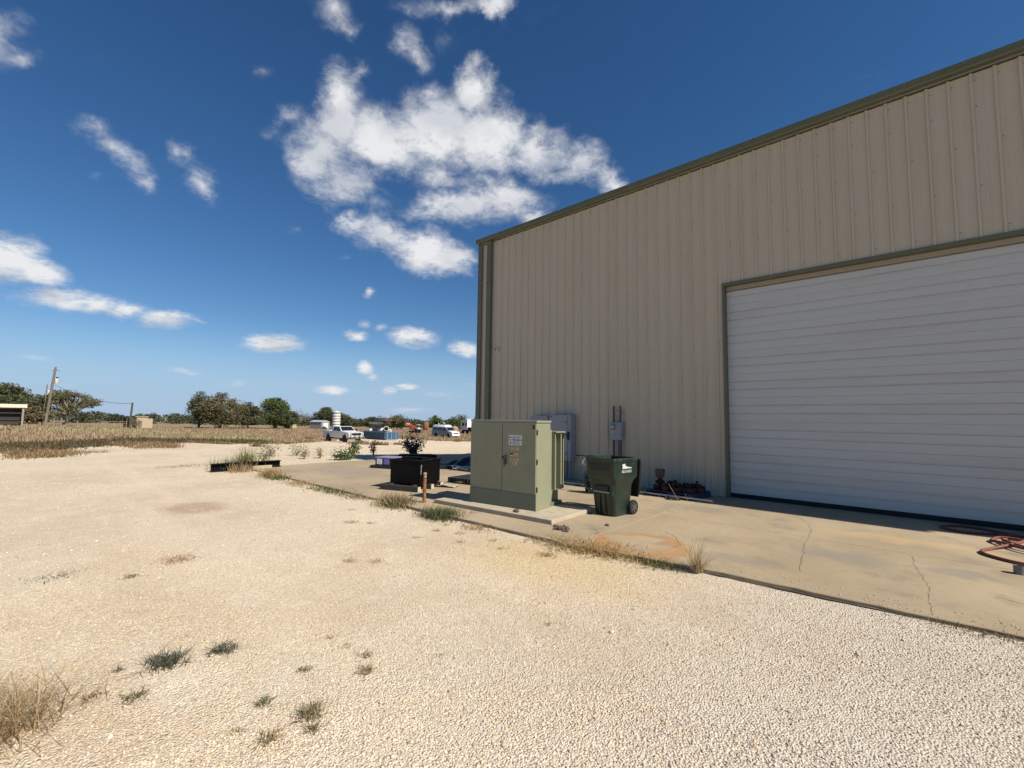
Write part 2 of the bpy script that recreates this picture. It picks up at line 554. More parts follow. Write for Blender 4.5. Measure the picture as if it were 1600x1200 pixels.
def polar_mesh(name, rfun, nth, mat, dz, th0=0.0, th1=2 * math.pi):
    ths = np.linspace(th0, th1, nth)
    rows = np.stack([rfun(t) for t in ths])          # nth x nr radii
    nr = rows.shape[1]
    x = YC[0] + rows * np.cos(ths)[:, None]
    y = YC[1] + rows * np.sin(ths)[:, None]
    z = tz(x, y) + dz
    near = np.clip((14 - rows) / 6, 0, 1)
    z = z + undul(x, y) * near
    v = np.stack([x, y, z], -1).reshape(-1, 3)
    i = np.arange(nth - 1)[:, None] * nr + np.arange(nr - 1)[None]
    a, b, c, d = i, i + 1, i + nr + 1, i + nr
    t = np.concatenate([np.stack([a, b, c], -1).reshape(-1, 3), np.stack([a, c, d], -1).reshape(-1, 3)])
    return arr_mesh(name, v, t, mat, kind='structure', smooth=True)


def gravel_material():
    m = bpy.data.materials.new('limestone_gravel')
    m.use_nodes = True
    t = m.node_tree
    L = t.links.new
    b = t.nodes['Principled BSDF']
    b.inputs['Roughness'].default_value = 0.95
    b.inputs['Specular IOR Level'].default_value = 0.15
    tc = nd(t, 'ShaderNodeTexCoord')
    O = tc.outputs['Object']

    def noise(s, d=6, r=.6):
        n = nd(t, 'ShaderNodeTexNoise')
        n.inputs['Scale'].default_value = s
        n.inputs['Detail'].default_value = d
        n.inputs['Roughness'].default_value = r
        L(O, n.inputs['Vector'])
        return n.outputs['Fac']

    def vor(s, feat='F1'):
        n = nd(t, 'ShaderNodeTexVoronoi', feature=feat)
        n.inputs['Scale'].default_value = s
        L(O, n.inputs['Vector'])
        return n

    def mixc(f, a, c):
        n = nd(t, 'ShaderNodeMixRGB')
        L(f, n.inputs[0])
        for i, q in ((1, a), (2, c)):
            if isinstance(q, tuple):
                n.inputs[i].default_value = (*q, 1)
            else:
                L(q, n.inputs[i])
        return n.outputs[0]

    def ramp(f, lo, hi):
        n = nd(t, 'ShaderNodeMapRange', interpolation_type='SMOOTHSTEP')
        n.inputs['From Min'].default_value = lo
        n.inputs['From Max'].default_value = hi
        L(f, n.inputs['Value'])
        return n.outputs[0]
    c = mixc(ramp(noise(0.35, 8), .3, .7), (0.58, 0.465, 0.33), (0.68, 0.575, 0.43))
    c = mixc(ramp(noise(2.2, 8), .45, .75), c, (0.68, 0.59, 0.46))
    c = mixc(ramp(noise(0.9, 9, .7), .60, .78), c, (0.53, 0.405, 0.285))
    c = mixc(ramp(noise(0.16, 5), .52, .70), c, (0.61, 0.475, 0.33))
    mpw = nd(t, 'ShaderNodeMapping')
    mpw.inputs['Rotation'].default_value = (0, 0, R(24))
    mpw.inputs['Scale'].default_value = (.07, .95, 1)
    L(O, mpw.inputs[0])
    tw = nd(t, 'ShaderNodeTexNoise')
    tw.inputs['Scale'].default_value = 1.0
    tw.inputs['Detail'].default_value = 4
    L(mpw.outputs[0], tw.inputs['Vector'])
    c = mixc(mth(t, 'MULTIPLY', ramp(tw.outputs['Fac'], .52, .66), .55), c, (0.70, 0.585, 0.43))
    mpt = nd(t, 'ShaderNodeMapping', vector_type='TEXTURE')
    mpt.inputs['Location'].default_value = (-3.5, -6.7, 0)
    mpt.inputs['Scale'].default_value = (2.6, 1.6, 3)
    L(O, mpt.inputs[0])
    gs_ = nd(t, 'ShaderNodeTexGradient', gradient_type='SPHERICAL')
    L(mpt.outputs[0], gs_.inputs[0])
    c = mixc(mth(t, 'MULTIPLY', ramp(mth(t, 'ADD', gs_.outputs['Fac'], mth(t, 'MULTIPLY', mth(t, 'SUBTRACT', noise(1.8, 6), .5), .5)), .2, .8), .5), c, (0.62, 0.47, 0.235))
    mpr = nd(t, 'ShaderNodeMapping', vector_type='TEXTURE')
    mpr.inputs['Location'].default_value = (-10.7, -8.95, 0)
    mpr.inputs['Scale'].default_value = (1.0, .75, 3)
    L(O, mpr.inputs[0])
    gr_ = nd(t, 'ShaderNodeTexGradient', gradient_type='SPHERICAL')
    L(mpr.outputs[0], gr_.inputs[0])
    c = mixc(mth(t, 'MULTIPLY', ramp(gr_.outputs['Fac'], .1, .6), .6), c, (0.36, 0.235, 0.15))
    sx_ = nd(t, 'ShaderNodeSeparateXYZ')
    L(O, sx_.inputs[0])
    gx = nd(t, 'ShaderNodeMapRange', interpolation_type='SMOOTHSTEP')
    gx.inputs['From Min'].default_value = -4.0
    gx.inputs['From Max'].default_value = 0.5
    L(sx_.outputs['X'], gx.inputs['Value'])
    c = mixc(mth(t, 'MULTIPLY', gx.outputs[0], mth(t, 'ADD', .35, mth(t, 'MULTIPLY', noise(.7, 5), .6), clamp=True)), c, (0.52, 0.47, 0.41))
    v1 = vor(68)
    hs = nd(t, 'ShaderNodeSeparateColor')
    L(v1.outputs['Color'], hs.inputs[0])
    tone = nd(t, 'ShaderNodeMapRange')
    tone.inputs['To Min'].default_value = 0.80
    tone.inputs['To Max'].default_value = 1.16
    L(hs.outputs[0], tone.inputs['Value'])
    mu = nd(t, 'ShaderNodeMixRGB', blend_type='MULTIPLY')
    mu.inputs[0].default_value = 1
    L(c, mu.inputs[1])
    L(tone.outputs[0], mu.inputs[2])
    L(mu.outputs[0], b.inputs['Base Color'])
    ve = vor(68, 'DISTANCE_TO_EDGE')
    gapf = ramp(ve.outputs['Distance'], 0.0, 0.10)
    nt_g = mth(t, 'ADD', gapf, mth(t, 'MULTIPLY', noise(3.0, 7), .85), clamp=True)
    dm = nd(t, 'ShaderNodeMixRGB')
    L(nt_g, dm.inputs[0])
    dm.inputs[1].default_value = (0.27, 0.20, 0.135, 1)
    L(mu.outputs[0], dm.inputs[2])
    L(dm.outputs[0], b.inputs['Base Color'])
    v2 = vor(22)
    h = mth(t, 'ADD', mth(t, 'MULTIPLY', v1.outputs['Distance'], -0.9), mth(t, 'MULTIPLY', v2.outputs['Distance'], -0.45))
    h = mth(t, 'ADD', h, mth(t, 'MULTIPLY', noise(5, 8), .5))
    bp = nd(t, 'ShaderNodeBump')
    bp.inputs['Strength'].default_value = 0.8
    bp.inputs['Distance'].default_value = 0.018
    L(h, bp.inputs['Height'])
    L(bp.outputs[0], b.inputs['Normal'])
    return m


def field_material():
    m = pm('dry_field_soil', (0.27, 0.20, 0.12), 0.95, var=.25, scale=.35, dirt=((0.17, 0.13, 0.06), .8, .12), spec=.1)
    return m


GRAVEL = gravel_material()
FIELD = field_material()
_s = np.concatenate([[0.0], np.geomspace(0.004, 1, 110)])
polar_mesh('gravel_yard', lambda t: 0.3 + (redge(t) - 0.3) * _s, 1440, GRAVEL, 0.0)
_g = np.geomspace(1, 4000, 90)


def _fr(t):
    r0 = float(redge(t)) - 1.0
    return r0 * (4000 / r0) ** np.linspace(0, 1, 90)


polar_mesh('ground', _fr, 721, FIELD, -0.03)

# ------------------------------------------------------------------ concrete slab
def slab_material():
    m = bpy.data.materials.new('old_concrete')
    m.use_nodes = True
    t = m.node_tree
    L = t.links.new
    b = t.nodes['Principled BSDF']
    b.inputs['Roughness'].default_value = 0.88
    b.inputs['Specular IOR Level'].default_value = 0.25
    tc = nd(t, 'ShaderNodeTexCoord')
    O = tc.outputs['Object']

    def noise(s, d=7, r=.62, st=None, dist=0.0):
        n = nd(t, 'ShaderNodeTexNoise')
        n.inputs['Scale'].default_value = s
        n.inputs['Detail'].default_value = d
        n.inputs['Roughness'].default_value = r
        n.inputs['Distortion'].default_value = dist
        if st:
            mp = nd(t, 'ShaderNodeMapping')
            mp.inputs['Scale'].default_value = st
            L(O, mp.inputs[0])
            L(mp.outputs[0], n.inputs['Vector'])
        else:
            L(O, n.inputs['Vector'])
        return n.outputs['Fac']

    def ramp(f, lo, hi, mx=1.0):
        n = nd(t, 'ShaderNodeMapRange', interpolation_type='SMOOTHSTEP')
        n.inputs['From Min'].default_value = lo
        n.inputs['From Max'].default_value = hi
        n.inputs['To Max'].default_value = mx
        L(f, n.inputs['Value'])
        return n.outputs[0]

    def mixc(f, a, c):
        n = nd(t, 'ShaderNodeMixRGB')
        L(f, n.inputs[0])
        for i, q in ((1, a), (2, c)):
            if isinstance(q, tuple):
                n.inputs[i].default_value = (*q, 1)
            else:
                L(q, n.inputs[i])
        return n.outputs[0]
    c = mixc(ramp(noise(.45), .3, .7), (0.30, 0.236, 0.154), (0.39, 0.31, 0.208))
    c = mixc(ramp(noise(1.3, 9, .7), .50, .72, .85), c, (0.215, 0.18, 0.13))
    c = mixc(ramp(noise(.8, 8, .65, (.35, 1.4, 1)), .55, .8, .8), c, (0.42, 0.28, 0.14))
    c = mixc(ramp(noise(9, 6), .54, .76, .65), c, (0.22, 0.19, 0.15))
    c = mixc(ramp(noise(60, 3), .62, .75, .35), c, (0.5, 0.45, 0.36))
    # rust stain where water runs off near the edge, and dark tyre / oil patches
    def spot(x, y, rx, ry, col, amt, lo=.35, hi=.65, ring=False):
        nonlocal c
        mp = nd(t, 'ShaderNodeMapping', vector_type='TEXTURE')
        mp.inputs['Location'].default_value = (x, y, 0)
        mp.inputs['Scale'].default_value = (rx, ry, 5)
        ad = nd(t, 'ShaderNodeVectorMath', operation='ADD')
        nn = nd(t, 'ShaderNodeTexNoise')
        nn.inputs['Scale'].default_value = 2.6
        nn.inputs['Detail'].default_value = 7
        L(O, nn.inputs['Vector'])
        sb = nd(t, 'ShaderNodeVectorMath', operation='SUBTRACT')
        L(nn.outputs['Color'], sb.inputs[0])
        sb.inputs[1].default_value = (.5, .5, .5)
        s2 = nd(t, 'ShaderNodeVectorMath', operation='SCALE')
        L(sb.outputs[0], s2.inputs[0])
        s2.inputs['Scale'].default_value = 0.9
        L(O, ad.inputs[0])
        L(s2.outputs[0], ad.inputs[1])
        L(ad.outputs[0], mp.inputs[0])
        g = nd(t, 'ShaderNodeTexGradient', gradient_type='SPHERICAL')
        L(mp.outputs[0], g.inputs[0])
        f = ramp(g.outputs['Fac'], lo, hi, amt)
        if ring:
            f = mth(t, 'MULTIPLY', f, mth(t, 'SUBTRACT', 1.0, ramp(g.outputs['Fac'], hi, hi + .25, .75)))
        c = mixc(f, c, col)
    spot(-3.15, -5.3, .85, .95, (0.36, 0.185, 0.07), .75, .12, .38, True)
    spot(-3.3, -5.1, .6, .5, (0.42, 0.34, 0.23), .5, .2, .6)
    spot(-0.9, -3.9, .9, .5, (0.20, 0.185, 0.16), .55, .1, .7)
    spot(-1.8, -5.1, 1.0, .35, (0.22, 0.20, 0.17), .5, .1, .7)
    spot(0.2, -3.8, .6, .25, (0.22, 0.20, 0.17), .6, .1, .7)
    spot(-3.6, -2.0, 1.2, .5, (0.24, 0.21, 0.16), .55, .1, .7)
    spot(-0.3, -2.2, 1.6, .35, (0.47, 0.33, 0.18), .5, .1, .7)
    spot(-14.0, -4.0, 3.0, 1.5, (0.27, 0.23, 0.18), .6, .1, .7)
    L(c, b.inputs['Base Color'])
    h = mth(t, 'ADD', noise(120, 4), mth(t, 'MULTIPLY', noise(14, 5), .8))
    bp = nd(t, 'ShaderNodeBump')
    bp.inputs['Strength'].default_value = 0.35
    bp.inputs['Distance'].default_value = 0.006
    L(h, bp.inputs['Height'])
    L(bp.outputs[0], b.inputs['Normal'])
    return m


CONC = slab_material()
slab = bpy.data.objects.new('concrete_slab', None)
COL.objects.link(slab)
slab['kind'] = 'structure'
slab['label'] = 'stained old concrete apron round the metal building'
xs = [-17.2, -12.9, -8.45, -3.85, 4.8, 9.2]
ys = [-5.98, -3.05, 0.6]
gap = 0.003
EX, EY = [-17.5, -3.86, -1.97, .54, 9.5], [-6.0, -6.0, -5.72, -5.63, -5.6]


def rough_edge(x0, x1, y, amp):
    n = max(2, int(abs(x1 - x0) / .18))
    return [(x0 + (x1 - x0) * i / n, y + (random.uniform(-amp, amp) if 0 < i < n else 0)) for i in range(n + 1)]


for i in range(len(xs) - 1):
    for j in range(len(ys) - 1):
        y1 = ys[j + 1] if j == 0 else 0.6
        mb = MB()
        x0, x1, ya, yb = xs[i] + gap, xs[i + 1] - gap, ys[j] + gap, y1 - gap
        if j == 0:
            lo = [(q, float(np.interp(q, EX, EY)) + e_ - ya) for q, e_ in rough_edge(x0, x1, ya, .016)]
            poly = lo + [(x1, yb), (x0, yb)]
        else:
            poly = [(x0, ya), (x1, ya), (x1, yb), (x0, yb)]
        # a small worn chamfer along the top edge
        mb.prism(poly, -1.0, -0.008, 'z')
        cx, cy = (x0 + x1) / 2, (ya + yb) / 2
        top = [(px + (.006 if px < cx else -.006), py + (.008 if py < cy else -.006)) for px, py in poly]
        n = len(poly)
        mb.f = [f for f in mb.f if not (len(f) == n and all(k >= n for k in f))]
        mb.m = [0] * len(mb.f)
        o = len(mb.v)
        mb.v += [(px, py, 0.0) for px, py in top]
        for k in range(n):
            mb.f.append((n + k, n + (k + 1) % n, o + (k + 1) % n, o + k))
        mb.f.append(tuple(o + k for k in range(n)))
        mb.m = [0] * len(mb.f)
        mb.build('slab_section', CONC, slab)
for j, (y0, y1) in enumerate([(0.6, 5.0), (5.0, 9.5), (9.5, 14.0)]):
    MB().box(-17.2 + gap, -12.0, y0 + gap, y1 - gap, -1.4, 0.0).build('slab_section', CONC, slab)
dark_seam = pm('crack_dirt', (0.12, 0.098, 0.07), .95, var=.3, scale=20)


for jx in xs[1:-1]:
    MB().box(jx - gap + .0002, jx + gap - .0002, -5.6, .5, -.3, -.004).build('joint_filler', dark_seam, slab)
MB().box(-17.1, 9.1, ys[1] - gap + .0002, ys[1] + gap - .0002, -.3, -.0045).build('joint_filler', dark_seam, slab)


# narrow dark brown strip in the angle between slab edge and gravel
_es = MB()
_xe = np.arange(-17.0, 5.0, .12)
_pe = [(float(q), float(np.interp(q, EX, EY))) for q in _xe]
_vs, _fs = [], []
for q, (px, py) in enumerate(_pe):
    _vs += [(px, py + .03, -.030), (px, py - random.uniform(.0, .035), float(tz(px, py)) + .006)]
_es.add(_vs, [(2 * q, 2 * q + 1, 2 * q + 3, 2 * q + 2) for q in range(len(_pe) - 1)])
_es.build('edge_strip', pm('dark_edge_strip', (.11, .085, .055), .95, var=.35, scale=9), slab)


def crack(pts, w):
    P = [Vector((x, y, 0)) for x, y in pts]
    fine = [P[0]]
    for a, b in zip(P, P[1:]):
        for k in range(1, 9):
            q = a.lerp(b, k / 8)
            if k < 8:
                q += Vector((random.uniform(-.02, .02), random.uniform(-.02, .02), 0))
            fine.append(q)
    vs, fs = [], []
    for i, p in enumerate(fine):
        t = (fine[min(i + 1, len(fine) - 1)] - fine[max(0, i - 1)]).normalized()
        nn = Vector((-t.y, t.x, 0)) * w * random.uniform(.35, 1.0)
        vs += [p - nn + Vector((0, 0, .0025)), p + nn + Vector((0, 0, .0025))]
    fs = [(2 * i, 2 * i + 1, 2 * i + 3, 2 * i + 2) for i in range(len(fine) - 1)]
    MB().add(vs, fs).build('crack', dark_seam, slab)


crack([(-1.95, -1.2), (-1.64, -1.83), (-1.52, -2.31), (-1.43, -3.0)], .0035)
crack([(-1.43, -3.1), (-1.38, -3.65), (-1.31, -4.16), (-1.19, -5.02)], .0042)
crack([(-.23, -3.2), (-.17, -3.85), (-.06, -4.48), (-.05, -4.89), (-.03, -5.6)], .0032)
crack([(-3.2, -4.3), (-2.9, -4.55), (-2.7, -4.9), (-2.75, -5.3)], .005)
crack([(-4.3, -5.1), (-4.05, -5.0), (-3.88, -5.2)], .005)
crack([(.45, -4.5), (.9, -4.7), (1.5, -4.6)], .005)

# ------------------------------------------------------------------ the metal building
TAN = pm('tan_wall_paint', (0.515, 0.452, 0.335), 0.5, var=.03, scale=1.2, dirt=((0.40, 0.34, 0.24), .35, 1.5), bump=.15, bscale=220, stretch=(1, 1, .12))
OLIVE = pm('olive_trim_paint', (0.115, 0.125, 0.075), 0.45, var=.08, scale=2, dirt=((0.18, 0.16, 0.1), .35, 5))
WHITE_DOOR = pm('white_door_paint', (0.535, 0.535, 0.505), 0.4, var=.03, scale=1.5, dirt=((0.44, 0.43, 0.39), .5, 2.0), bump=.22, bscale=260, stretch=(.25, 1, 1.6))
RUBBER = pm('black_rubber', (0.012, 0.012, 0.012), .8, var=.2)
STEEL = pm('galvanised_steel', (0.42, 0.43, 0.43), .42, .75, var=.12, scale=6)
SCREW = pm('screw_head', (0.10, 0.085, 0.065), .5, .4)
BEIGE = pm('beige_header_seal', (0.33, 0.29, 0.22), .55, var=.06, dirt=((0.3, 0.18, 0.08), .4, 4))
HB, X0R, P = 8.24, -7.3639, .3048
bld = thing('metal_building', 'large tan ribbed metal building with olive trim and a white roll-up door', 'building', (-12.2, 0, 0))
OX = 12.2   # the building's root stands at its front left corner; parts use x + OX


def rib_profile(xa, xb):
    """Front outline (x, y) of corrugated wall sheet between xa and xb, ribs every foot."""
    pts = [(xa, 0.0)]
    k0 = math.ceil((xa - X0R) / P)
    k = k0
    while X0R + k * P < xb:
        x = X0R + k * P
        pr = [(x - .034, 0), (x - .014, -.037), (x + .014, -.037), (x + .034, 0)]
        minor = [(x + .095, 0), (x + .103, -.004), (x + .123, -.004), (x + .131, 0), (x + .174, 0), (x + .182, -.004), (x + .202, -.004), (x + .21, 0)]
        for q in pr + minor:
            if xa + .002 < q[0] < xb - .002:
                pts.append(q)
        k += 1
    pts.append((xb, 0.0))
    return pts


def wall_panel(xa, xb, z0, z1, y=0.0):
    pr = [(x + OX, py + y) for x, py in rib_profile(xa, xb)]
    poly = pr + [(xb + OX, y + .03), (xa + OX, y + .03)]
    MB().prism(poly, z0, z1, 'z').build('wall_panel', TAN, bld)


DX0, DX1, DZ = -3.5639, 2.0, 5.1314
x = X0R - 14 * P - .1524
while x < 8.6:
    xa, xb = max(x, -12.18), min(x + 3 * P, 8.6)
    if xb > -12.1:
        if xb <= DX0:
            wall_panel(xa, xb - .0015, .012, HB)
        elif xa < DX0:
            wall_panel(xa, DX0, .012, HB)
            wall_panel(DX0 + .001, xb - .0015, DZ, HB)
        elif xb <= DX1:
            wall_panel(xa, xb - .0015, DZ, HB)
        elif xa < DX1:
            wall_panel(xa, DX1, DZ, HB)
            wall_panel(DX1 + .001, xb - .0015, .012, HB)
        else:
            wall_panel(xa, xb - .0015, .012, HB)
    x += 3 * P
# structure behind the sheets, side wall and roof
core = MB()
core.box(.03, DX0 + OX - .06, .031, .2, -1.3, HB)
core.box(DX0 + OX - .06, DX1 + OX + .06, .031, .2, DZ + .02, HB)
core.box(DX1 + OX + .06, 8.6 + OX, .031, .2, -1.3, HB)
core.build('wall_frame', TAN, bld)
side = MB()
pr = [(0.0, .03)]
yy = .2
while yy < 19.7:
    pr += [(-.0, yy - .038), (-.034, yy - .014), (-.034, yy + .014), (0, yy + .038)]
    yy += P
pr += [(0, 19.97), (.03, 19.97), (.03, .032)]
side.prism(pr, -1.3, HB, 'z')
side.prism([(.03, HB), (19.97, HB), (10, HB + .83)], -.02, .03, 'x')
side.build('side_wall', TAN, bld)
MB().box(.03, 8.6 + OX, 19.94, 20, -1.6, HB).build('rear_wall', TAN, bld)
MB().box(8.6 + OX - .05, 8.6 + OX, .2, 19.94, -1.3, HB).build('end_wall', TAN, bld)
MB().box(0.031, 8.55 + OX, .21, 19.93, -.02, 0.004).build('shop_floor', CONC, bld)
ROOF = pm('roof_sheet', (0.5, 0.5, 0.48), .4, .5)
rf = MB()
rf.prism([(-.03, HB + .04), (10, HB + .87), (20.03, HB + .04), (20.03, HB + .1), (10, HB + .93), (-.03, HB + .1)], -.06, 8.66 + OX, 'x')
rf.build('roof', ROOF, bld)
# box gutter along the eave: outer face, rolled lip and end cap
gut = MB()
gut.prism([(-.036, 8.295), (-.17, 8.29), (-.185, 8.31), (-.185, 8.385), (-.205, 8.395), (-.205, 8.43), (-.165, 8.43), (-.165, 8.33), (-.05, 8.32), (-.036, 8.36)], -.04, 8.7 + OX, 'x')
gut.build('gutter', OLIVE, bld)
for gx in (2.6, 5.65, 8.7, 11.75, 14.8):
    g = MB()
    g.prism([(-.187, 8.312), (-.187, 8.385), (-.209, 8.397), (-.209, 8.434), (-.16, 8.434), (-.16, 8.42), (-.2, 8.42), (-.2, 8.40), (-.1845, 8.384), (-.1845, 8.312)], gx, gx + .06, 'x')
    g.build('gutter_strap', OLIVE, bld)
ct = MB()
ct.prism([(-.045, .16), (-.045, -.042), (.16, -.042), (.16, -.037), (-.0, -.037), (-.037, .16)], .0, 8.3, 'z')
ct.build('corner_trim', OLIVE, bld)
ds = MB()
ds.box(.50, .72, -.135, -.036, .16, 8.27, .012)
ds.build('downspout', OLIVE, bld)
MB().box(.50, .72, -.28, -.036, .02, .158, .012).build('downspout_shoe', OLIVE, bld)
for z in (1.9, 4.3, 6.7):
    MB().box(.48, .74, -.139, -.034, z, z + .04).build('downspout_strap', OLIVE, bld)
MB().box(.16, DX0 + OX, -.018, -.001, .004, .09).build('base_trim', TAN, bld)
# door trim: two jambs, a header, seal strip
for jx in (DX0 + OX, DX1 + OX - .055):
    j = MB()
    j.box(jx, jx + .055, -.052, .16, .005, DZ - .001)
    j.build('door_jamb', OLIVE, bld)
h = MB()
h.box(DX0 + OX + .0, DX1 + OX, -.052, .16, DZ, DZ + .0 + .012)
h.box(DX0 + OX + .056, DX1 + OX - .056, -.052, .16, 5.068, DZ - .002)
h.build('door_header', OLIVE, bld)
MB().box(DX0 + OX + .056, DX1 + OX - .056, .085, .16, 4.966, 5.066, .006).build('header_seal', BEIGE, bld)
door = MB().box(DX0 + OX + .02, DX1 + OX - .02, .17, .2, .05, 5.2).build('overhead_door', WHITE_DOOR, bld)
SH = .5637
for k in range(9):
    z0 = .10 + k * SH
    z1 = z0 + SH - .002

    def groove(zc):
        return [(.12, zc - .016), (.140, zc - .011), (.140, zc + .011), (.12, zc + .016)]
    prof = [(.1225, z0), (.12, z0 + .004)] + groove(z0 + .190) + groove(z0 + .378) + [(.12, z1 - .004), (.1225, z1), (.165, z1), (.165, z0)]
    if k == 8:
        prof = [(.126, z0), (.12, z0 + .006)] + groove(z0 + .190) + [(.12, z0 + .33), (.165, z0 + .33), (.165, z0)]
    MB().prism(prof, DX0 + OX + .057, DX1 + OX - .057, 'x').build('door_section', WHITE_DOOR, door)
MB().box(DX0 + OX + .057, DX1 + OX - .057, .118, .168, .006, .098, .008).build('bottom_seal', RUBBER, door)
sc = MB()
k = -15
while X0R + k * P < 8.4:
    xr = X0R + k * P
    for zi, z in enumerate((.10, 1.0, 1.9, 2.8, 3.7, 4.6, 5.3, 6.1, 6.9, 7.6, 8.1)):
        if DX0 - .02 < xr < DX1 and z < DZ + .05:
            continue
        if (k + zi) % 2 and zi not in (0, 10):
            continue
        sc.cyl((xr + .052 + OX, -.003, z), (xr + .052 + OX, -.011, z), .009, n=6)
    k += 1
sc.build('screw_heads', SCREW, bld, kind='stuff')

# ------------------------------------------------------------------ equipment pad and pad-mounted transformer
PADC = pm('pad_concrete', (0.40, 0.34, 0.25), .9, var=.12, scale=2.5, dirt=((0.25, 0.2, 0.15), .6, 3), bump=.3, bscale=90)
pad = MB().box(-1.475, 1.475, -.65, .70, 0, .078, .012).build('equipment_pad', PADC)
pad.location = (-6.27, -4.69, 0.001)
pad.rotation_euler = (0, 0, R(3.5))
tag(pad, 'low raised concrete pad under the green transformer', 'concrete pad')

GREEN = pm('transformer_green', (0.23, 0.237, 0.158), .42, var=.07, scale=2.2, dirt=((0.19, 0.175, 0.10), .4, 4), bump=.06, bscale=40)
GREEN_D = pm('transformer_sill', (0.14, 0.16, 0.112), .5, var=.08, scale=3, dirt=((0.2, 0.17, 0.1), .4, 5))
DARK = pm('dark_metal', (0.03, 0.032, 0.03), .5, .3)
LABW = pm('white_label', (0.62, 0.62, 0.60), .5, var=.08, scale=20)
LABO = pm('faded_orange_label', (0.58, 0.40, 0.20), .6, var=.2, scale=60)
INKB = pm('blue_ink', (0.07, 0.13, 0.24), .6)
INKK = pm('black_ink', (0.02, 0.02, 0.02), .6)
tf = thing('transformer', 'large olive green pad-mounted electrical transformer cabinet with two doors and warning stickers', 'transformer', (-6.264, -4.44, .08), R(6))
tf.scale = (1.04, .95, 1.02)
b = MB()
b.box(-.775, .775, -.545, -.03, 0, 1.595, .006)
b.box(-.70, .70, -.03, .16, .03, 1.46)
b.build('cabinet', GREEN, tf)
b = MB()
b.box(-.79, .79, -.565, -.02, 1.596, 1.64, .008)
b.build('lid', GREEN, tf)
for sx in (-.6, .6):
    MB().cyl((sx, -.3, 1.64), (sx, -.3, 1.652), .02).build('lid_bolt', DARK, tf)
MB().box(-.778, .778, -.566, -.546, .0, .29, .004).build('sill', GREEN_D, tf)
dl = MB().box(-.772, .012, -.572, -.5465, .297, 1.585, .006).build('cabinet_door', GREEN, tf)
dr = MB().box(.022, .772, -.572, -.5465, .297, 1.585, .006).build('cabinet_door', GREEN, tf)
MB().box(.012, .022, -.555, -.5462, .3, 1.58).build('door_gap', DARK, tf)
MB().box(-.74, .0, -.5735, -.5722, .31, .318).build('drip_edge', GREEN_D, dl)
for z in (.38, .88, 1.42):
    hg = MB()
    hg.cyl((.779, -.545, z - .05), (.779, -.545, z + .05), .012, n=8)
    hg.box(.7755, .785, -.545, -.51, z - .04, z + .04)
    hg.build('hinge', DARK, tf)
hd = MB()
hd.box(.085, .125, -.60, -.5725, .80, .98, .006)
hd.tube([(.105, -.60, .955), (.105, -.635, .94), (.105, -.64, .86), (.105, -.62, .77)], .011, 8)
hd.cyl((.05, -.573, .93), (.05, -.60, .93), .028, n=10)
hd.build('door_handle', DARK, dr)
MB().box(.70, .748, -.5735, -.5722, 1.48, 1.56).build('name_plate', DARK, dr)
# stickers: white warning panel with pictograms, then four faded orange ones
st = MB().box(.17, .47, -.5738, -.5722, 1.17, 1.36).build('warning_label', [LABW], dr, label='white warning sticker with black pictograms and blue lines')
mb = MB()
mb.box(.172, .468, -.5746, -.5739, 1.258, 1.272)
for r_, z in enumerate((1.333, 1.315, 1.297, 1.279, 1.243, 1.225, 1.207, 1.189)):
    mb.box(.255, .335, -.5744, -.5739, z - .005, z + .004)
    mb.box(.35, .45 - .03 * (r_ % 3), -.5744, -.5739, z - .005, z + .004)
mb.build('printed_lines', INKB, st, kind='stuff')
mb = MB()
mb.prism([(.18, 1.30), (.24, 1.30), (.235, 1.312), (.215, 1.318), (.205, 1.335), (.192, 1.335), (.188, 1.318)], -.5746, -.5739, 'y')
mb.build('pictogram', INKK, st)
mb = MB()
mb.prism([(.185, 1.19), (.22, 1.195), (.24, 1.215), (.225, 1.222), (.215, 1.24), (.195, 1.238), (.205, 1.22)], -.5746, -.5739, 'y')
mb.build('pictogram', INKK, st)
for x0, x1, z0, z1 in ((.215, .40, 1.075, 1.13), (.275, .385, .955, 1.02), (.21, .405, .865, .925), (.255, .37, .795, .855)):
    o = MB().box(x0, x1, -.5736, -.5722, z0, z1).build('sticker', LABO, dr)
    m2 = MB()
    for q in range(3):
        zz = z0 + (z1 - z0) * (q + .6) / 3.4
        m2.box(x0 + .015, x1 - .015 - .02 * q, -.5741, -.5737, zz, zz + .005)
    m2.build('printed_lines', INKK if q else INKB, o, kind='stuff')
MB().box(.21, .268, -.5736, -.5722, .96, 1.02).build('sticker', INKK, dr, label='small black and white square sticker')
MB().box(.215, .263, -.5742, -.5737, .962, .985).build('sticker', LABW, dr)
# tank with cooling panels behind the cabinet
tk = MB()
tk.box(-.66, .66, .16, .50, .03, 1.38)
tk.build('oil_tank', GREEN, tf)
for y0, y1 in ((.165, .205), (.40, .44), (.50, .53)):
    f_ = MB()
    f_.box(-.775, .775, y0, y1, .30, 1.40, .006)
    f_.build('cooling_panel', GREEN, tf)
MB().box(-.74, .74, -.0, .52, 0, .07).build('base_channel', GREEN_D, tf)
tp = MB()
tp.box(-.80, .80, .165, .55, 1.402, 1.43, .006)
tp.build('tank_cover', GREEN, tf)
for sx in (-1, 1):
    for yy in (.18, .44):
        MB().prism([(yy, 1.40), (yy + .09, 1.40), (yy + .085, 1.36), (yy + .045, 1.35), (yy + .04, 1.29), (yy + .02, 1.29), (yy + .015, 1.36)], sx * .777, sx * .80, 'x').build('cover_clamp', DARK, tf)

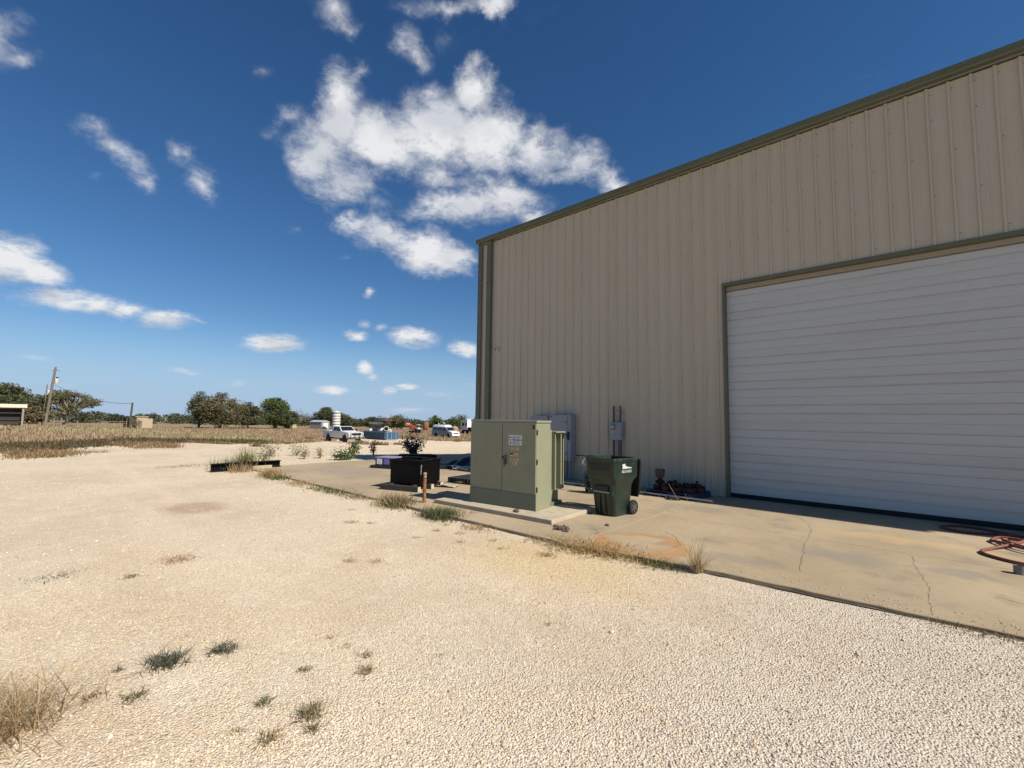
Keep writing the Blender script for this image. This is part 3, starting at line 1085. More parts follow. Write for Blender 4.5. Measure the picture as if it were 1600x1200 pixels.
# ------------------------------------------------------------------ wall boxes and meter
GREYB = pm('grey_enclosure_paint', (0.30, 0.31, 0.33), .45, var=.05, scale=3, dirt=((0.3, 0.27, 0.22), .3, 4))
GREYD = pm('dark_conduit', (0.055, 0.055, 0.058), .5, .2, var=.2)
PVC = pm('grey_conduit', (0.24, 0.24, 0.245), .5, var=.08)
ec = thing('disconnect_cabinet', 'tall grey electrical disconnect cabinet on the wall behind the green transformer', 'electrical box', (-8.64, -.035, .55))
MB().box(0, .80, -.26, 0, 0, 1.38, .008).build('enclosure', GREYB, ec)
dd = MB().box(.015, .70, -.282, -.2605, .015, 1.365, .006).build('cabinet_door', GREYB, ec)
MB().box(.04, .13, -.2835, -.2822, 1.30, 1.325).build('name_plate', INKK, dd)
for z in (.2, .75, 1.13):
    MB().box(.64, .67, -.30, -.2822, z, z + .045, .004).build('latch', DARK, dd)
hh = MB()
hh.box(.715, .765, -.31, -.2605, .62, .86, .006)
hh.tube([(.74, -.31, .83), (.74, -.36, .80), (.74, -.365, .66)], .012, 8)
hh.build('switch_handle', DARK, ec)
for x_ in (.12, .36, .56, .70):
    MB().cyl((x_, -.13, -.55), (x_, -.13, 0.0), .045 if x_ > .5 else .03, n=14).build('conduit', PVC, ec)
sb = thing('junction_box', 'smaller grey box on the wall left of the tall cabinet, mostly hidden by the transformer', 'electrical box', (-9.45, -.035, 1.15))
MB().box(0, .71, -.2, 0, 0, .73, .008).build('enclosure', GREYB, sb)
MB().box(.05, .56, -.218, -.2005, .04, .67, .006).build('cover', GREYB, sb)
MB().cyl((.712, -.1, .6), (.80, -.1, .6), .04).build('conduit', PVC, sb)
for x_ in (.15, .4):
    MB().cyl((x_, -.1, -1.15), (x_, -.1, 0), .03).build('conduit', PVC, sb)
em = thing('electric_meter', 'grey electric meter box with a round glass dial and dark conduits on the tan wall', 'electric meter', (-6.60, -.036, 0))
MB().box(0, .37, -.13, 0, 1.23, 1.72, .008).build('enclosure', GREYB, em)
MB().box(.02, .35, -.142, -.1305, 1.25, 1.70, .006).build('cover', GREYB, em)
rg = MB()
rg.tube([(.13 + .085 * math.cos(a), -.146, 1.59 + .085 * math.sin(a)) for a in np.linspace(0, 2 * math.pi, 25)[:-1]], .014, 6, closed=True)
rg.build('dial_ring', STEEL, em)
GLASS = pm('meter_glass', (0.25, 0.25, 0.25), .08, 0, spec=.8)
mt = MB()
mt.lathe([(.075, 0), (.074, .05), (.06, .075), (.03, .085)], 20, xf=Matrix.Translation((.13, -.142, 1.59)) @ Matrix.Rotation(R(90), 4, 'X'))
dial = mt.build('dial', GLASS, em, smooth=40)
MB().box(.08, .18, -.232, -.2275, 1.575, 1.605).build('dial_plate', LABW, dial)
MB().box(.05, .13, -.1435, -.1422, 1.44, 1.46).build('name_plate', LABW, em)
for x_, z0, z1, r_, mm in ((.09, 1.72, 2.18, .024, GREYD), (.30, 1.72, 2.18, .024, GREYD), (.09, .005, 1.23, .024, GREYD), (.19, .005, 1.23, .05, PVC), (.32, .005, 1.23, .02, GREYD)):
    MB().cyl((x_, -.06, z0), (x_, -.06, z1), r_, n=12).build('conduit', mm, em)
for z in (.6, 1.95):
    MB().box(.03, .36, -.012, -.002, z, z + .04).build('strut', STEEL, em)
sc_ = thing('security_camera', 'small white dome security camera high on the tan wall near the corner', 'security camera', (-11.18, -.036, 4.22))
MB().lathe([(.075, 0), (.075, .03), (.06, .055), (.045, .07)], 18, xf=Matrix.Rotation(R(90), 4, 'X')).build('housing', pm('white_plastic', (.62, .62, .6), .4), sc_, smooth=35)
MB().lathe([(.035, 0), (.03, .02), (.012, .03)], 14, xf=Matrix.Translation((-.0, -.069, 0)) @ Matrix.Rotation(R(90), 4, 'X')).build('lens', INKK, sc_, smooth=40)

# ------------------------------------------------------------------ wheeled trash cart
CART = pm('green_cart_plastic', (0.011, 0.0225, 0.0165), .38, var=.12, scale=3, dirt=((0.10, 0.10, 0.08), .25, 6), bump=.05, bscale=200)
CARTD = pm('dark_cart_plastic', (0.007, 0.010, 0.0085), .5, var=.2)
WHITEINK = pm('white_print', (0.5, 0.5, 0.49), .6, var=.05)


def rrect(w, d, r, z, n=5, cy=0.0, cx=0.0):
    pts = []
    for sx, sy, a0 in ((1, 1, 0), (-1, 1, 90), (-1, -1, 180), (1, -1, 270)):
        for k in range(n + 1):
            a = R(a0 + 90 * k / n)
            pts.append((cx + sx * (w / 2 - r) + r * math.cos(a), cy + sy * (d / 2 - r) + r * math.sin(a), z))
    return pts


ca = thing('trash_cart', 'dark green wheeled trash cart standing open with its lid hanging behind', 'trash cart', (-4.52, -3.66, 0), R(-6))
b = MB()
rings = [rrect(.46, .50, .10, .0), rrect(.48, .53, .10, .03), rrect(.53, .59, .09, .40), rrect(.545, .62, .09, .56), rrect(.585, .68, .08, .64), rrect(.645, .755, .06, .70), rrect(.655, .77, .05, .74), rrect(.665, .78, .05, 1.0), rrect(.69, .81, .06, 1.005), rrect(.69, .81, .06, 1.055), rrect(.67, .79, .06, 1.07),
         rrect(.62, .74, .06, 1.07), rrect(.60, .72, .06, 1.0), rrect(.44, .46, .08, .08)]
b.loft(rings)
body = b.build('cart_body', CART, ca, smooth=32)
f_ = MB()
f_.prism([(-.24, .98), (.24, .98), (.20, .84), (-.20, .84)], -.392, -.36, 'y')
f_.build('front_panel', CARTD, ca)
f_ = MB()
f_.box(-.15, .15, -.335, -.28, .42, .56, .012)
f_.build('grip_recess', CARTD, ca)
MB().cyl((-.17, -.325, .44), (.17, -.325, .44), .014).build('catch_bar', STEEL, ca)
for s in (-1, 1):
    f_ = MB()
    f_.prism([(s * .17, .40), (s * .17, .60), (s * .245, .60), (s * .235, .40)], -.318, -.27, 'y')
    f_.build('side_rib', CART, ca)
    f_ = MB()
    f_.box(s * .06 - .006, s * .06 + .006, -.305, -.25, .03, .44)
    f_.build('front_rib', CART, ca)
    w = MB()
    X = Matrix.Translation((s * .285, .27, .135)) @ Matrix.Rotation(R(90), 4, 'Y')
    w.lathe([(.09, -.032), (.128, -.03), (.135, -.018), (.135, .018), (.128, .03), (.09, .032)], 22, xf=X)
    wo = w.build('wheel', RUBBER, ca, smooth=35)
    hb = MB()
    for q in range(6):
        a = q * math.pi / 3
        hb.prism([(.015 * math.cos(a + 1.57), .015 * math.sin(a + 1.57)), (.085 * math.cos(a) + .012 * math.cos(a + 1.57), .085 * math.sin(a) + .012 * math.sin(a + 1.57)),
                  (.085 * math.cos(a) - .012 * math.cos(a + 1.57), .085 * math.sin(a) - .012 * math.sin(a + 1.57)), (-.015 * math.cos(a + 1.57), -.015 * math.sin(a + 1.57))], -.036, .036, 'z', xf=X)
    hb.lathe([(.03, -.04), (.03, .04)], 12, xf=X)
    hb.build('wheel_hub', pm('grey_hub_plastic', (.075, .075, .075), .5), wo)
MB().cyl((-.28, .27, .135), (.28, .27, .135), .012).build('axle', STEEL, ca)
hb = MB()
hb.tube([(-.27, .40, 1.0), (-.27, .46, 1.03), (.27, .46, 1.03), (.27, .40, 1.0)], .017, 8)
hb.build('handle_bar', CARTD, ca)
ld = MB()
ld.loft([rrect(.64, .06, .025, 1.03, cy=.475), rrect(.65, .055, .025, .98, cy=.50), rrect(.60, .05, .022, .42, cy=.49), rrect(.52, .035, .015, .30, cy=.485)])
ld.build('lid', CARTD, ca, smooth=35, label='black lid hanging open down the back')
MB().box(-.2, .2, .52, .54, .5, .9, .008).build('lid_panel', CARTD, ca)
ek = MB()   # embossed white mark and phone number on the right side
ek.prism([(-.14, .965), (-.05, .97), (-.045, .935), (.03, .91), (.16, .895), (.16, .883), (-.135, .877)], .333, .3365, 'x')
ek.prism([(-.11, .953), (-.08, .953), (-.08, .925), (-.11, .925)], .3368, .3378, 'x', 0)
ek.build('printed_mark', WHITEINK, ca)
tc_ = bpy.data.curves.new('phone_number', 'FONT')
tc_.body = '800-375-8375'
tc_.size = .068
tc_.extrude = .001
tc_.space_character = .82
tc_.materials.append(WHITEINK)
to = bpy.data.objects.new('phone_number', tc_)
COL.objects.link(to)
bpy.context.view_layer.update()
_me = bpy.data.meshes.new_from_object(to.evaluated_get(bpy.context.evaluated_depsgraph_get()))
bpy.data.objects.remove(to)
to = bpy.data.objects.new('phone_number', _me)
COL.objects.link(to)
to.parent = ca
to.location = (.3345, -.16, .805)
to.rotation_euler = (R(90), 0, R(90))

# ------------------------------------------------------------------ hand truck with cable coil
BLACKP = pm('black_paint', (0.014, 0.014, 0.015), .45, .1, var=.2)
ht = thing('hand_truck', 'black hand truck with coiled black cable parked behind the trash cart', 'hand truck', (-6.06, -1.78, 0), R(14))
ht.scale = (.85, .85, .9)
for s in (-1, 1):
    MB().tube([(s * .18, 0, .06), (s * .18, .02, .85), (s * .18 - .02, -.02, .98), (s * .18 - .26, -.06, 1.0)], .018, 8).build('frame_tube', BLACKP, ht)
    MB().tube([(s * .18 - .26, -.06, 1.0), (s * .18 - .38, -.075, 1.0)], .024, 8).build('grip', RUBBER, ht)
    X = Matrix.Translation((s * .25, .03, .13)) @ Matrix.Rotation(R(90), 4, 'Y')
    MB().lathe([(.06, -.03), (.125, -.03), (.13, 0), (.125, .03), (.06, .03)], 18, xf=X).build('wheel', RUBBER, ht, smooth=35)
for z in (.2, .5, .8):
    MB().cyl((-.18, .01, z), (.18, .01, z), .012).build('cross_bar', BLACKP, ht)
MB().box(-.2, .2, -.24, 0, .004, .014).build('toe_plate', STEEL, ht)
cc = MB()
for q in range(12):
    rr, z0 = .23 + .02 * math.sin(q * 2.3), .34 + .015 * (q % 3)
    cc.tube([(rr * math.cos(a) + .03 * math.sin(q), -.07 - .018 * q + .012 * math.sin(3 * a + q), z0 + rr * 1.25 * math.sin(a)) for a in np.linspace(0, 2 * math.pi, 33)[:-1]], .011, 6, closed=True)
cc.build('cable_coil', RUBBER, ht, smooth=50)
tg = MB()
for q in range(4):
    tg.tube([(-.28, -.09, .92), (-.33 - .02 * q, -.11, .86 - .03 * q), (-.36 + .03 * q, -.12, .80 - .015 * q)], .005, 5)
tg.build('tie_string', LABW, ht)

# ------------------------------------------------------------------ blue pallet with rusty fittings, pipe on the ground
BLUE = pm('blue_pallet_paint', (0.012, 0.03, 0.10), .6, var=.25, scale=6, dirt=((0.06, 0.05, 0.04), .6, 5))
RUST = pm('rusty_iron', (0.055, 0.022, 0.013), .85, .1, var=.35, scale=14, dirt=((0.025, 0.014, 0.011), .7, 9), bump=.5, bscale=60)


def pallet(name, label, loc, rz, mat, L=1.15, Wd=.95, H=.13):
    p = thing(name, label, 'pallet', loc, rz)
    for k in range(7):
        y0 = -Wd / 2 + k * (Wd - .1) / 6
        MB().box(-L / 2, L / 2, y0, y0 + .1, H - .02, H, .003).build('deck_board', mat, p)
    for x0 in (-L / 2 + .002, -.05, L / 2 - .102):
        MB().box(x0, x0 + .1, -Wd / 2 + .002, Wd / 2 - .002, .021, H - .0205, .004).build('stringer', mat, p)
    for k in range(3):
        y0 = -Wd / 2 + k * (Wd - .1) / 2
        MB().box(-L / 2, L / 2, y0, y0 + .1, .001, .0205, .003).build('bottom_board', mat, p)
    return p


pallet('blue_pallet', 'blue painted pallet against the tan wall loaded with rusty fittings', (-4.47, -.64, 0), R(-4), BLUE)


def fitting_mesh(kind):
    b = MB()
    if kind == 0:      # tee with flanges
        b.cyl((-.12, 0, .075), (.12, 0, .075), .055, n=12)
        b.cyl((0, 0, .075), (0, -.12, .085), .05, n=12)
        for x_ in (-.12, .095):
            b.cyl((x_, 0, .075), (x_ + .025, 0, .075), .075, n=14)
    elif kind == 1:    # elbow
        b.tube([(.0, 0, .06), (.08, 0, .06), (.13, -.03, .065), (.15, -.1, .07)], .055, 12)
        b.cyl((-.025, 0, .06), (0, 0, .06), .08, n=14)
        b.cyl((.15, -.1, .07), (.153, -.13, .072), .08, n=14)
    elif kind == 2:    # coupling on its side
        b.cyl((-.08, 0, .06), (.08, 0, .06), .06, n=14)
        b.cyl((-.09, 0, .06), (-.06, 0, .06), .068, n=14)
        b.cyl((.06, 0, .06), (.09, 0, .06), .068, n=14)
    else:              # valve body with stem
        b.lathe([(.05, 0), (.075, .02), (.075, .09), (.05, .11), (.03, .13), (.03, .17), (.05, .17), (.05, .185)], 14)
        b.cyl((-.13, 0, .055), (.13, 0, .055), .045, n=12)
    return b


fm = [fitting_mesh(k).build('pipe_fitting', RUST, smooth=35) for k in range(4)]
spots = []
for r_, n_ in ((-.33, 7), (-.11, 7), (.12, 6), (.32, 5)):
    for q in range(n_):
        spots.append((-.42 + (q + .5) * .92 / n_ + random.uniform(-.02, .02), r_ + random.uniform(-.03, .03), .131))
for q in range(7):
    spots.append((-.28 + q * .11, random.uniform(-.2, .2), .22))
for i, (sx, sy, sz) in enumerate(spots):
    o = fm[i] if i < 4 else fm[i % 4].copy()
    if i >= 4:
        COL.objects.link(o)
    a = R(-4)
    o.location = (-4.47 + sx * math.cos(a) - sy * math.sin(a), -.64 + sx * math.sin(a) + sy * math.cos(a), sz)
    o.rotation_euler = (0, 0, random.uniform(-.9, .9))
    o.scale = (.8,) * 3
    tag(o, 'rusty pipe fitting heaped on the blue pallet', 'pipe fitting', 'rusty fittings on the blue pallet')
va = thing('valve', 'tall rusty valve with a box-shaped head standing at the left end of the blue pallet', 'valve', (-4.93, -.62, .131), R(12))
MB().lathe([(.11, 0), (.11, .03), (.07, .04), (.07, .1), (.12, .13), (.12, .17), (.06, .2), (.05, .26)], 16).build('valve_body', RUST, va, smooth=35)
MB().prism([(-.085, .26), (.085, .26), (.105, .46), (-.105, .46)], -.09, .09, 'y').build('valve_head', pm('brown_wood', (.10, .065, .045), .8, var=.3, scale=8), va)
gp_ = thing('steel_pipe', 'long thin galvanised pipe lying on the concrete in front of the blue pallet', 'pipe', (-5.45, -1.16, 0), R(-.6))
MB().cyl((-2.1, 0, .06), (1.95, 0, .06), .021, n=10).build('pipe_barrel', STEEL, gp_)
for x_ in (-1.55, .42, .95):
    MB().prism([(-.07, .0), (.07, .0), (.05, .036), (-.05, .036)], x_ - .05, x_ + .05, 'x').build('pipe_rest', BLACKP, gp_)
gl = MB()
gl.tube([(0, 0, .012), (.1, -.03, .05), (.18, -.02, .03), (.3, .05, .012)], .03, 8)
gl.tube([(.1, -.02, .05), (.12, -.09, .02)], .02, 6)
o = gl.build('work_glove', RUBBER, smooth=40)
o.location = (-4.47, -1.33, 0.001)
tag(o, 'crumpled black glove beside the galvanised pipe', 'glove')

# ------------------------------------------------------------------ red air hose, pipe stub
HOSE = pm('red_hose_rubber', (0.17, 0.045, 0.035), .65, var=.2, scale=8, dirt=((0.2, 0.13, 0.1), .5, 6))
pts = [(2.6, -1.3, .022), (2.1, -.75, .022), (1.5, -.62, .022), (.87, -.60, .022), (.48, -.80, .022), (.2, -.74, .022), (.11, -.56, .022), (.22, -.34, .022), (.5, -.24, .022), (.9, -.45, .022), (1.25, -.8, .022), (1.5, -1.25, .024),
       (1.35, -1.75, .06), (1.0, -1.72, .06), (.82, -1.45, .062), (.80, -1.2, .05), (1.0, -1.02, .03), (1.5, -1.0, .024), (1.9, -1.35, .022), (1.8, -1.95, .03), (1.35, -2.1, .06), (.95, -1.85, .065), (.74, -1.5, .05),
       (.66, -1.3, .026), (.78, -1.12, .06), (1.0, -1.2, .065), (.88, -1.55, .062), (.62, -1.95, .024), (.50, -2.25, .022), (.56, -2.48, .022), (.85, -2.70, .022), (1.4, -2.72, .022), (1.95, -2.4, .022), (2.4, -1.9, .022), (2.9, -1.8, .022)]


def smooth_path(p, n=6):
    p = [Vector(q) for q in p]
    out = []
    for i in range(len(p) - 1):
        p0, p1, p2, p3 = p[max(i - 1, 0)], p[i], p[i + 1], p[min(i + 2, len(p) - 1)]
        for k in range(n):
            t = k / n
            out.append(.5 * ((2 * p1) + (p2 - p0) * t + (2 * p0 - 5 * p1 + 4 * p2 - p3) * t * t + (3 * p1 - p0 - 3 * p2 + p3) * t ** 3))
    return out + [p[-1]]


o = MB().tube(smooth_path(pts), .0205, 10).build('air_hose', HOSE, smooth=60)
tag(o, 'red rubber air hose looped on the concrete by the white door', 'hose')
o = MB().lathe([(.055, 0), (.055, .10), (.045, .10), (.045, .02)], 18).build('pipe_stub', pm('weathered_steel', (.2, .19, .18), .6, .5, var=.2, scale=9), smooth=40)
o.location = (.76, -3.23, .001)
tag(o, 'short grey pipe stub standing up from the concrete beside the red hose', 'pipe stub')

# ------------------------------------------------------------------ rusty bollard pipe
POSTM = pm('rusty_orange_pipe', (0.20, 0.082, 0.032), .85, var=.4, scale=9, dirt=((0.5, 0.36, 0.25), .9, 16), bump=.4, bscale=40)
bo = thing('bollard', 'thin rusty orange pipe bollard at the edge of the concrete beside the transformer pad', 'bollard', (-7.87, -5.56, 0))
MB().cyl((0, 0, 0), (.0, 0, .585), .036, n=16).build('pipe', POSTM, bo, smooth=40)
MB().lathe([(.04, .586), (.04, .61), (.03, .625), (.01, .63)], 14).build('cap', pm('pale_cap', (.24, .19, .15), .7, var=.2, scale=20), bo, smooth=40)
for z in (.24, .5):
    MB().lathe([(.037, z), (.039, z + .004), (.039, z + .02), (.037, z + .024)], 16).build('band', pm('dark_rust', (.09, .035, .02), .9), bo)

# ------------------------------------------------------------------ black steel tank on a skid
BLK = pm('satin_black_steel', (0.0035, 0.0035, 0.0038), .5, .0, var=.2, scale=3, spec=.12, dirt=((0.010, 0.0095, 0.009), .4, 3))
bt = thing('steel_tank', 'square black steel tank with a rolled rim sitting on a timber skid', 'tank', (-9.74, -4.32, 0), R(19))
MB().box(-.47, .43, -.58, .30, .145, .71, .012).build('tank_body', BLK, bt)
rm = MB()
rm.box(-.49, .45, -.60, -.56, .69, .735, .006)
rm.box(-.49, .45, .28, .32, .69, .735, .006)
rm.box(-.49, -.45, -.559, .279, .69, .735, .006)
rm.box(.41, .45, -.559, .279, .69, .735, .006)
rm.build('rim', BLK, bt)
MB().box(.434, .442, -.5, .22, .20, .66, .004).build('side_panel', BLK, bt)
tt = MB()
for q in range(6):
    x_, y_ = random.uniform(-.28, .22), random.uniform(-.4, .1)
    tt.box(x_ - .12, x_ + .12, y_ - .04, y_ + .04, .70, .735 + .012 * q, .006, xf=Matrix.Rotation(random.uniform(-.6, .6), 4, 'Z'))
tt.build('loose_brackets', BLK, bt)
MB().tube([(.438, -.555, .62), (.46, -.60, .58), (.46, -.60, .45), (.445, -.59, .40)], .012, 8).build('latch_rod', STEEL, bt)
SKID = pm('dark_timber', (0.035, 0.03, 0.027), .85, var=.3, scale=6)
PALEW = pm('cut_timber_end', (0.46, 0.40, 0.31), .8, var=.2, scale=25)
for y_ in (-.72, -.15, .28):
    sk = MB().box(-.62, .50, y_ - .06, y_ + .06, .002, .125, .005).build('skid_timber', SKID, bt)
    MB().box(.5005, .508, y_ - .058, y_ + .058, .006, .121).build('cut_end', PALEW, sk)
for x_ in (-.4, .3):
    MB().box(x_ - .05, x_ + .05, -.70, .33, .126, .1445, .003).build('skid_plank', SKID, bt)
rg = MB()
v_, f2 = [], []
for i in range(9):
    for j in range(6):
        v_.append((i * .07, j * .06, .02 + .035 * random.random() + (.03 if 2 < i < 6 else 0)))
for i in range(8):
    for j in range(5):
        a = i * 6 + j
        f2.append((a, a + 1, a + 7, a + 6))
rg.add(v_, f2)
o = rg.build('crumpled_rag', pm('pale_rag', (.36, .30, .25), .9, var=.25, scale=12), smooth=60)
so = o.modifiers.new('thick', 'SOLIDIFY')
so.thickness = .012
o.location = (-9.45, -4.05, .0)
o.rotation_euler = (0, 0, R(25))
tag(o, 'crumpled pale rag on the concrete behind the rusty bollard', 'rag')

pallet('black_pallet', 'low black plastic pallet on the concrete behind the green transformer', (-9.35, -2.75, 0.001), R(8), pm('black_plastic', (.02, .019, .018), .55, var=.2, dirt=((.12, .1, .08), .4, 5)), 1.15, .9, .15)

# ------------------------------------------------------------------ things lying in the building's shadow
cr = thing('plastic_crate', 'purple and white plastic crate in the building shadow behind the black tank', 'crate', (-14.05, -2.3, 0), R(20))
PURP = pm('purple_plastic', (.19, .12, .42), .45)
MB().box(-.5, .5, -.32, .32, .10, .34, .01).build('crate_body', pm('dark_plastic', (.035, .035, .05), .5), cr)
MB().box(-.52, .52, -.34, .34, .341, .375, .006).build('crate_lid', pm('pale_lilac_plastic', (.22, .21, .30), .5), cr)
for x_ in (-.32, -.02, .3):
    MB().box(x_ - .11, x_ + .11, -.335, -.3205, .13, .32, .005).build('crate_panel', PURP if x_ > -.1 else LABW, cr)
MB().box(-.62, .4, -.45, .2, .002, .0995, .01).build('crate_base', BLACKP, cr)
bm_ = thing('steel_beam_stack', 'stack of flat black steel beams at the far edge of the concrete in the shade', 'beams', (-16.6, .75, 0), R(50))
for q in range(2):
    for w_ in range(3):
        MB().box(-1.0 + .1 * q, .75 - .12 * w_, -.32 + w_ * .22, -.12 + w_ * .22, .004 + q * .085, .08 + q * .085, .004).build('beam', BLK, bm_)
hl = MB()
n_ = 26
v_, f2 = [], []
for i in range(n_):
    for j in range(16):
        u_, w_ = i / (n_ - 1), j / 15
        e_ = math.sin(math.pi * u_) ** .6 * math.sin(math.pi * w_) ** .6
        v_.append(((u_ - .5) * 2.6, (w_ - .5) * 1.3, e_ * (.20 + .13 * math.sin(9 * u_ + 4 * w_) + .08 * math.sin(23 * u_ - 9 * w_) + .04 * random.random()) + .004))
for i in range(n_ - 1):
    for j in range(15):
        a = i * 16 + j
        f2.append((a, a + 1, a + 17, a + 16))
hl.add(v_, f2)
o = hl.build('black_tarp', pm('black_tarp_sheet', (.014, .014, .016), .35, var=.3), smooth=60)
o.location = (-12.5, -.45, .0)
o.rotation_euler = (0, 0, R(38))
tag(o, 'heap of crumpled black tarp in the building shadow at the corner', 'tarp')
o = MB()
for q in range(10):
    o.tube(smooth_path([(random.uniform(-.5, .5), random.uniform(-.3, .3), .03), (random.uniform(-.5, .5), random.uniform(-.3, .3), .12), (random.uniform(-.5, .5), random.uniform(-.3, .3), .05), (random.uniform(-.5, .5), random.uniform(-.3, .3), .02)], 5), .012, 6)
o = o.build('scrap_wire', pm('silver_wire', (.45, .45, .47), .35, .6), smooth=60)
o.location = (-11.75, -1.0, .02)
tag(o, 'tangle of silvery scrap wire beside the black tarp', 'wire')

# ------------------------------------------------------------------ H-beam at the slab end, rubble
hbm = MB()
hp = [(-.11, 0), (.11, 0), (.11, .018), (.008, .018), (.008, .2), (.11, .2), (.11, .218), (-.11, .218), (-.11, .2), (-.008, .2), (-.008, .018), (-.11, .018)]
hbm.prism([(p[0], p[1]) for p in hp], -1.05, 1.05, 'y')
o = hbm.build('steel_beam', BLK)
o.location = (-16.83, -6.09, .004)
o.rotation_euler = (0, 0, R(1))
tag(o, 'black steel H-beam lying among weeds at the far end of the concrete', 'beam')
o = MB().box(-.05, .05, -.3, .3, 0, .1, .01).build('pale_block', PADC)
o.location = (-16.55, -5.72, .003)
tag(o, 'small pale concrete block resting against the black H-beam', 'block')
ROCK = pm('dark_clod', (.10, .075, .05), .95, var=.3, scale=12, bump=.6, bscale=50)


def rock_mesh(seed, sx, sy, sz):
    r_ = random.Random(seed)
    bm = bmesh.new()
    bmesh.ops.create_icosphere(bm, subdivisions=2, radius=1)
    for v in bm.verts:
        d = v.co.normalized()
        k = 1 + .22 * math.sin(3.1 * d.x + seed) * math.cos(2.7 * d.y - seed) + r_.uniform(-.1, .1)
        v.co = Vector((d.x * sx * k, d.y * sy * k, max(-.3, d.z * k) * sz + .3 * sz))
    me = bpy.data.meshes.new('rock')
    bm.to_mesh(me)
    bm.free()
    me.materials.append(ROCK)
    return me


for i, (x_, y_, sx, sy, sz) in enumerate([(-4.45, -5.42, .075, .055, .05), (-4.36, -5.36, .05, .04, .045), (-4.52, -5.45, .04, .045, .03), (-4.62, -5.3, .05, .04, .03), (-4.30, -5.45, .045, .03, .03), (-4.45, -5.32, .03, .03, .05), (-4.34, -5.47, .03, .03, .02)]):
    o = link('dirt_clod', rock_mesh(i, sx, sy, sz))
    o.location = (x_, y_, .002)
    o.rotation_euler = (0, 0, i * 1.3)
    tag(o, 'small dark clod of dirt in the heap at the front corner of the pad', 'dirt clod', 'dirt clods by the pad corner')
for i, (x_, y_, s_, lb) in enumerate([(-5.62, -5.18, .05, 'dark lump of dirt lying on the front lip of the transformer pad'), (-4.06, -4.62, .03, 'dark pebble on the concrete in front of the trash cart')]):
    o = link('rock', rock_mesh(20 + i, s_ * 1.3, s_, s_ * .9))
    o.location = (x_, y_, .08 if i == 0 else .002)
    tag(o, lb, 'rock')

# ------------------------------------------------------------------ loose gravel (real stones near the camera)
def ico():
    bm = bmesh.new()
    bmesh.ops.create_icosphere(bm, subdivisions=1, radius=1)
    bm.verts.ensure_lookup_table()
    v = np.array([q.co for q in bm.verts])
    f = np.array([[q.index for q in p.verts] for p in bm.faces])
    bm.free()
    return v, f


def octa():
    v = np.array([(1, 0, 0), (-1, 0, 0), (0, 1, 0), (0, -1, 0), (0, 0, 1), (0, 0, -.6)], float)
    f = np.array([(0, 2, 4), (2, 1, 4), (1, 3, 4), (3, 0, 4), (2, 0, 5), (1, 2, 5), (3, 1, 5), (0, 3, 5)])
    return v, f


def rand_rot(n, rng):
    q = rng.normal(size=(n, 4))
    q /= np.linalg.norm(q, axis=1)[:, None]
    w, x, y, z = q.T
    return np.stack([np.stack([1 - 2 * (y * y + z * z), 2 * (x * y - z * w), 2 * (x * z + y * w)], -1),
                     np.stack([2 * (x * y + z * w), 1 - 2 * (x * x + z * z), 2 * (y * z - x * w)], -1),
                     np.stack([2 * (x * z - y * w), 2 * (y * z + x * w), 1 - 2 * (x * x + y * y)], -1)], -2)


def patch(x, y, s, seed):
    """cheap smooth noise 0..1"""
    r = np.random.default_rng(seed)
    out = np.zeros_like(x)
    for k in range(6):
        a, ph = r.uniform(0, 6.28), r.uniform(0, 6.28)
        f = s * (1.7 ** (k % 3)) * r.uniform(.8, 1.2)
        out += np.sin((x * math.cos(a) + y * math.sin(a)) * f + ph) / (1.3 ** (k % 3))
    return .5 + out / 7


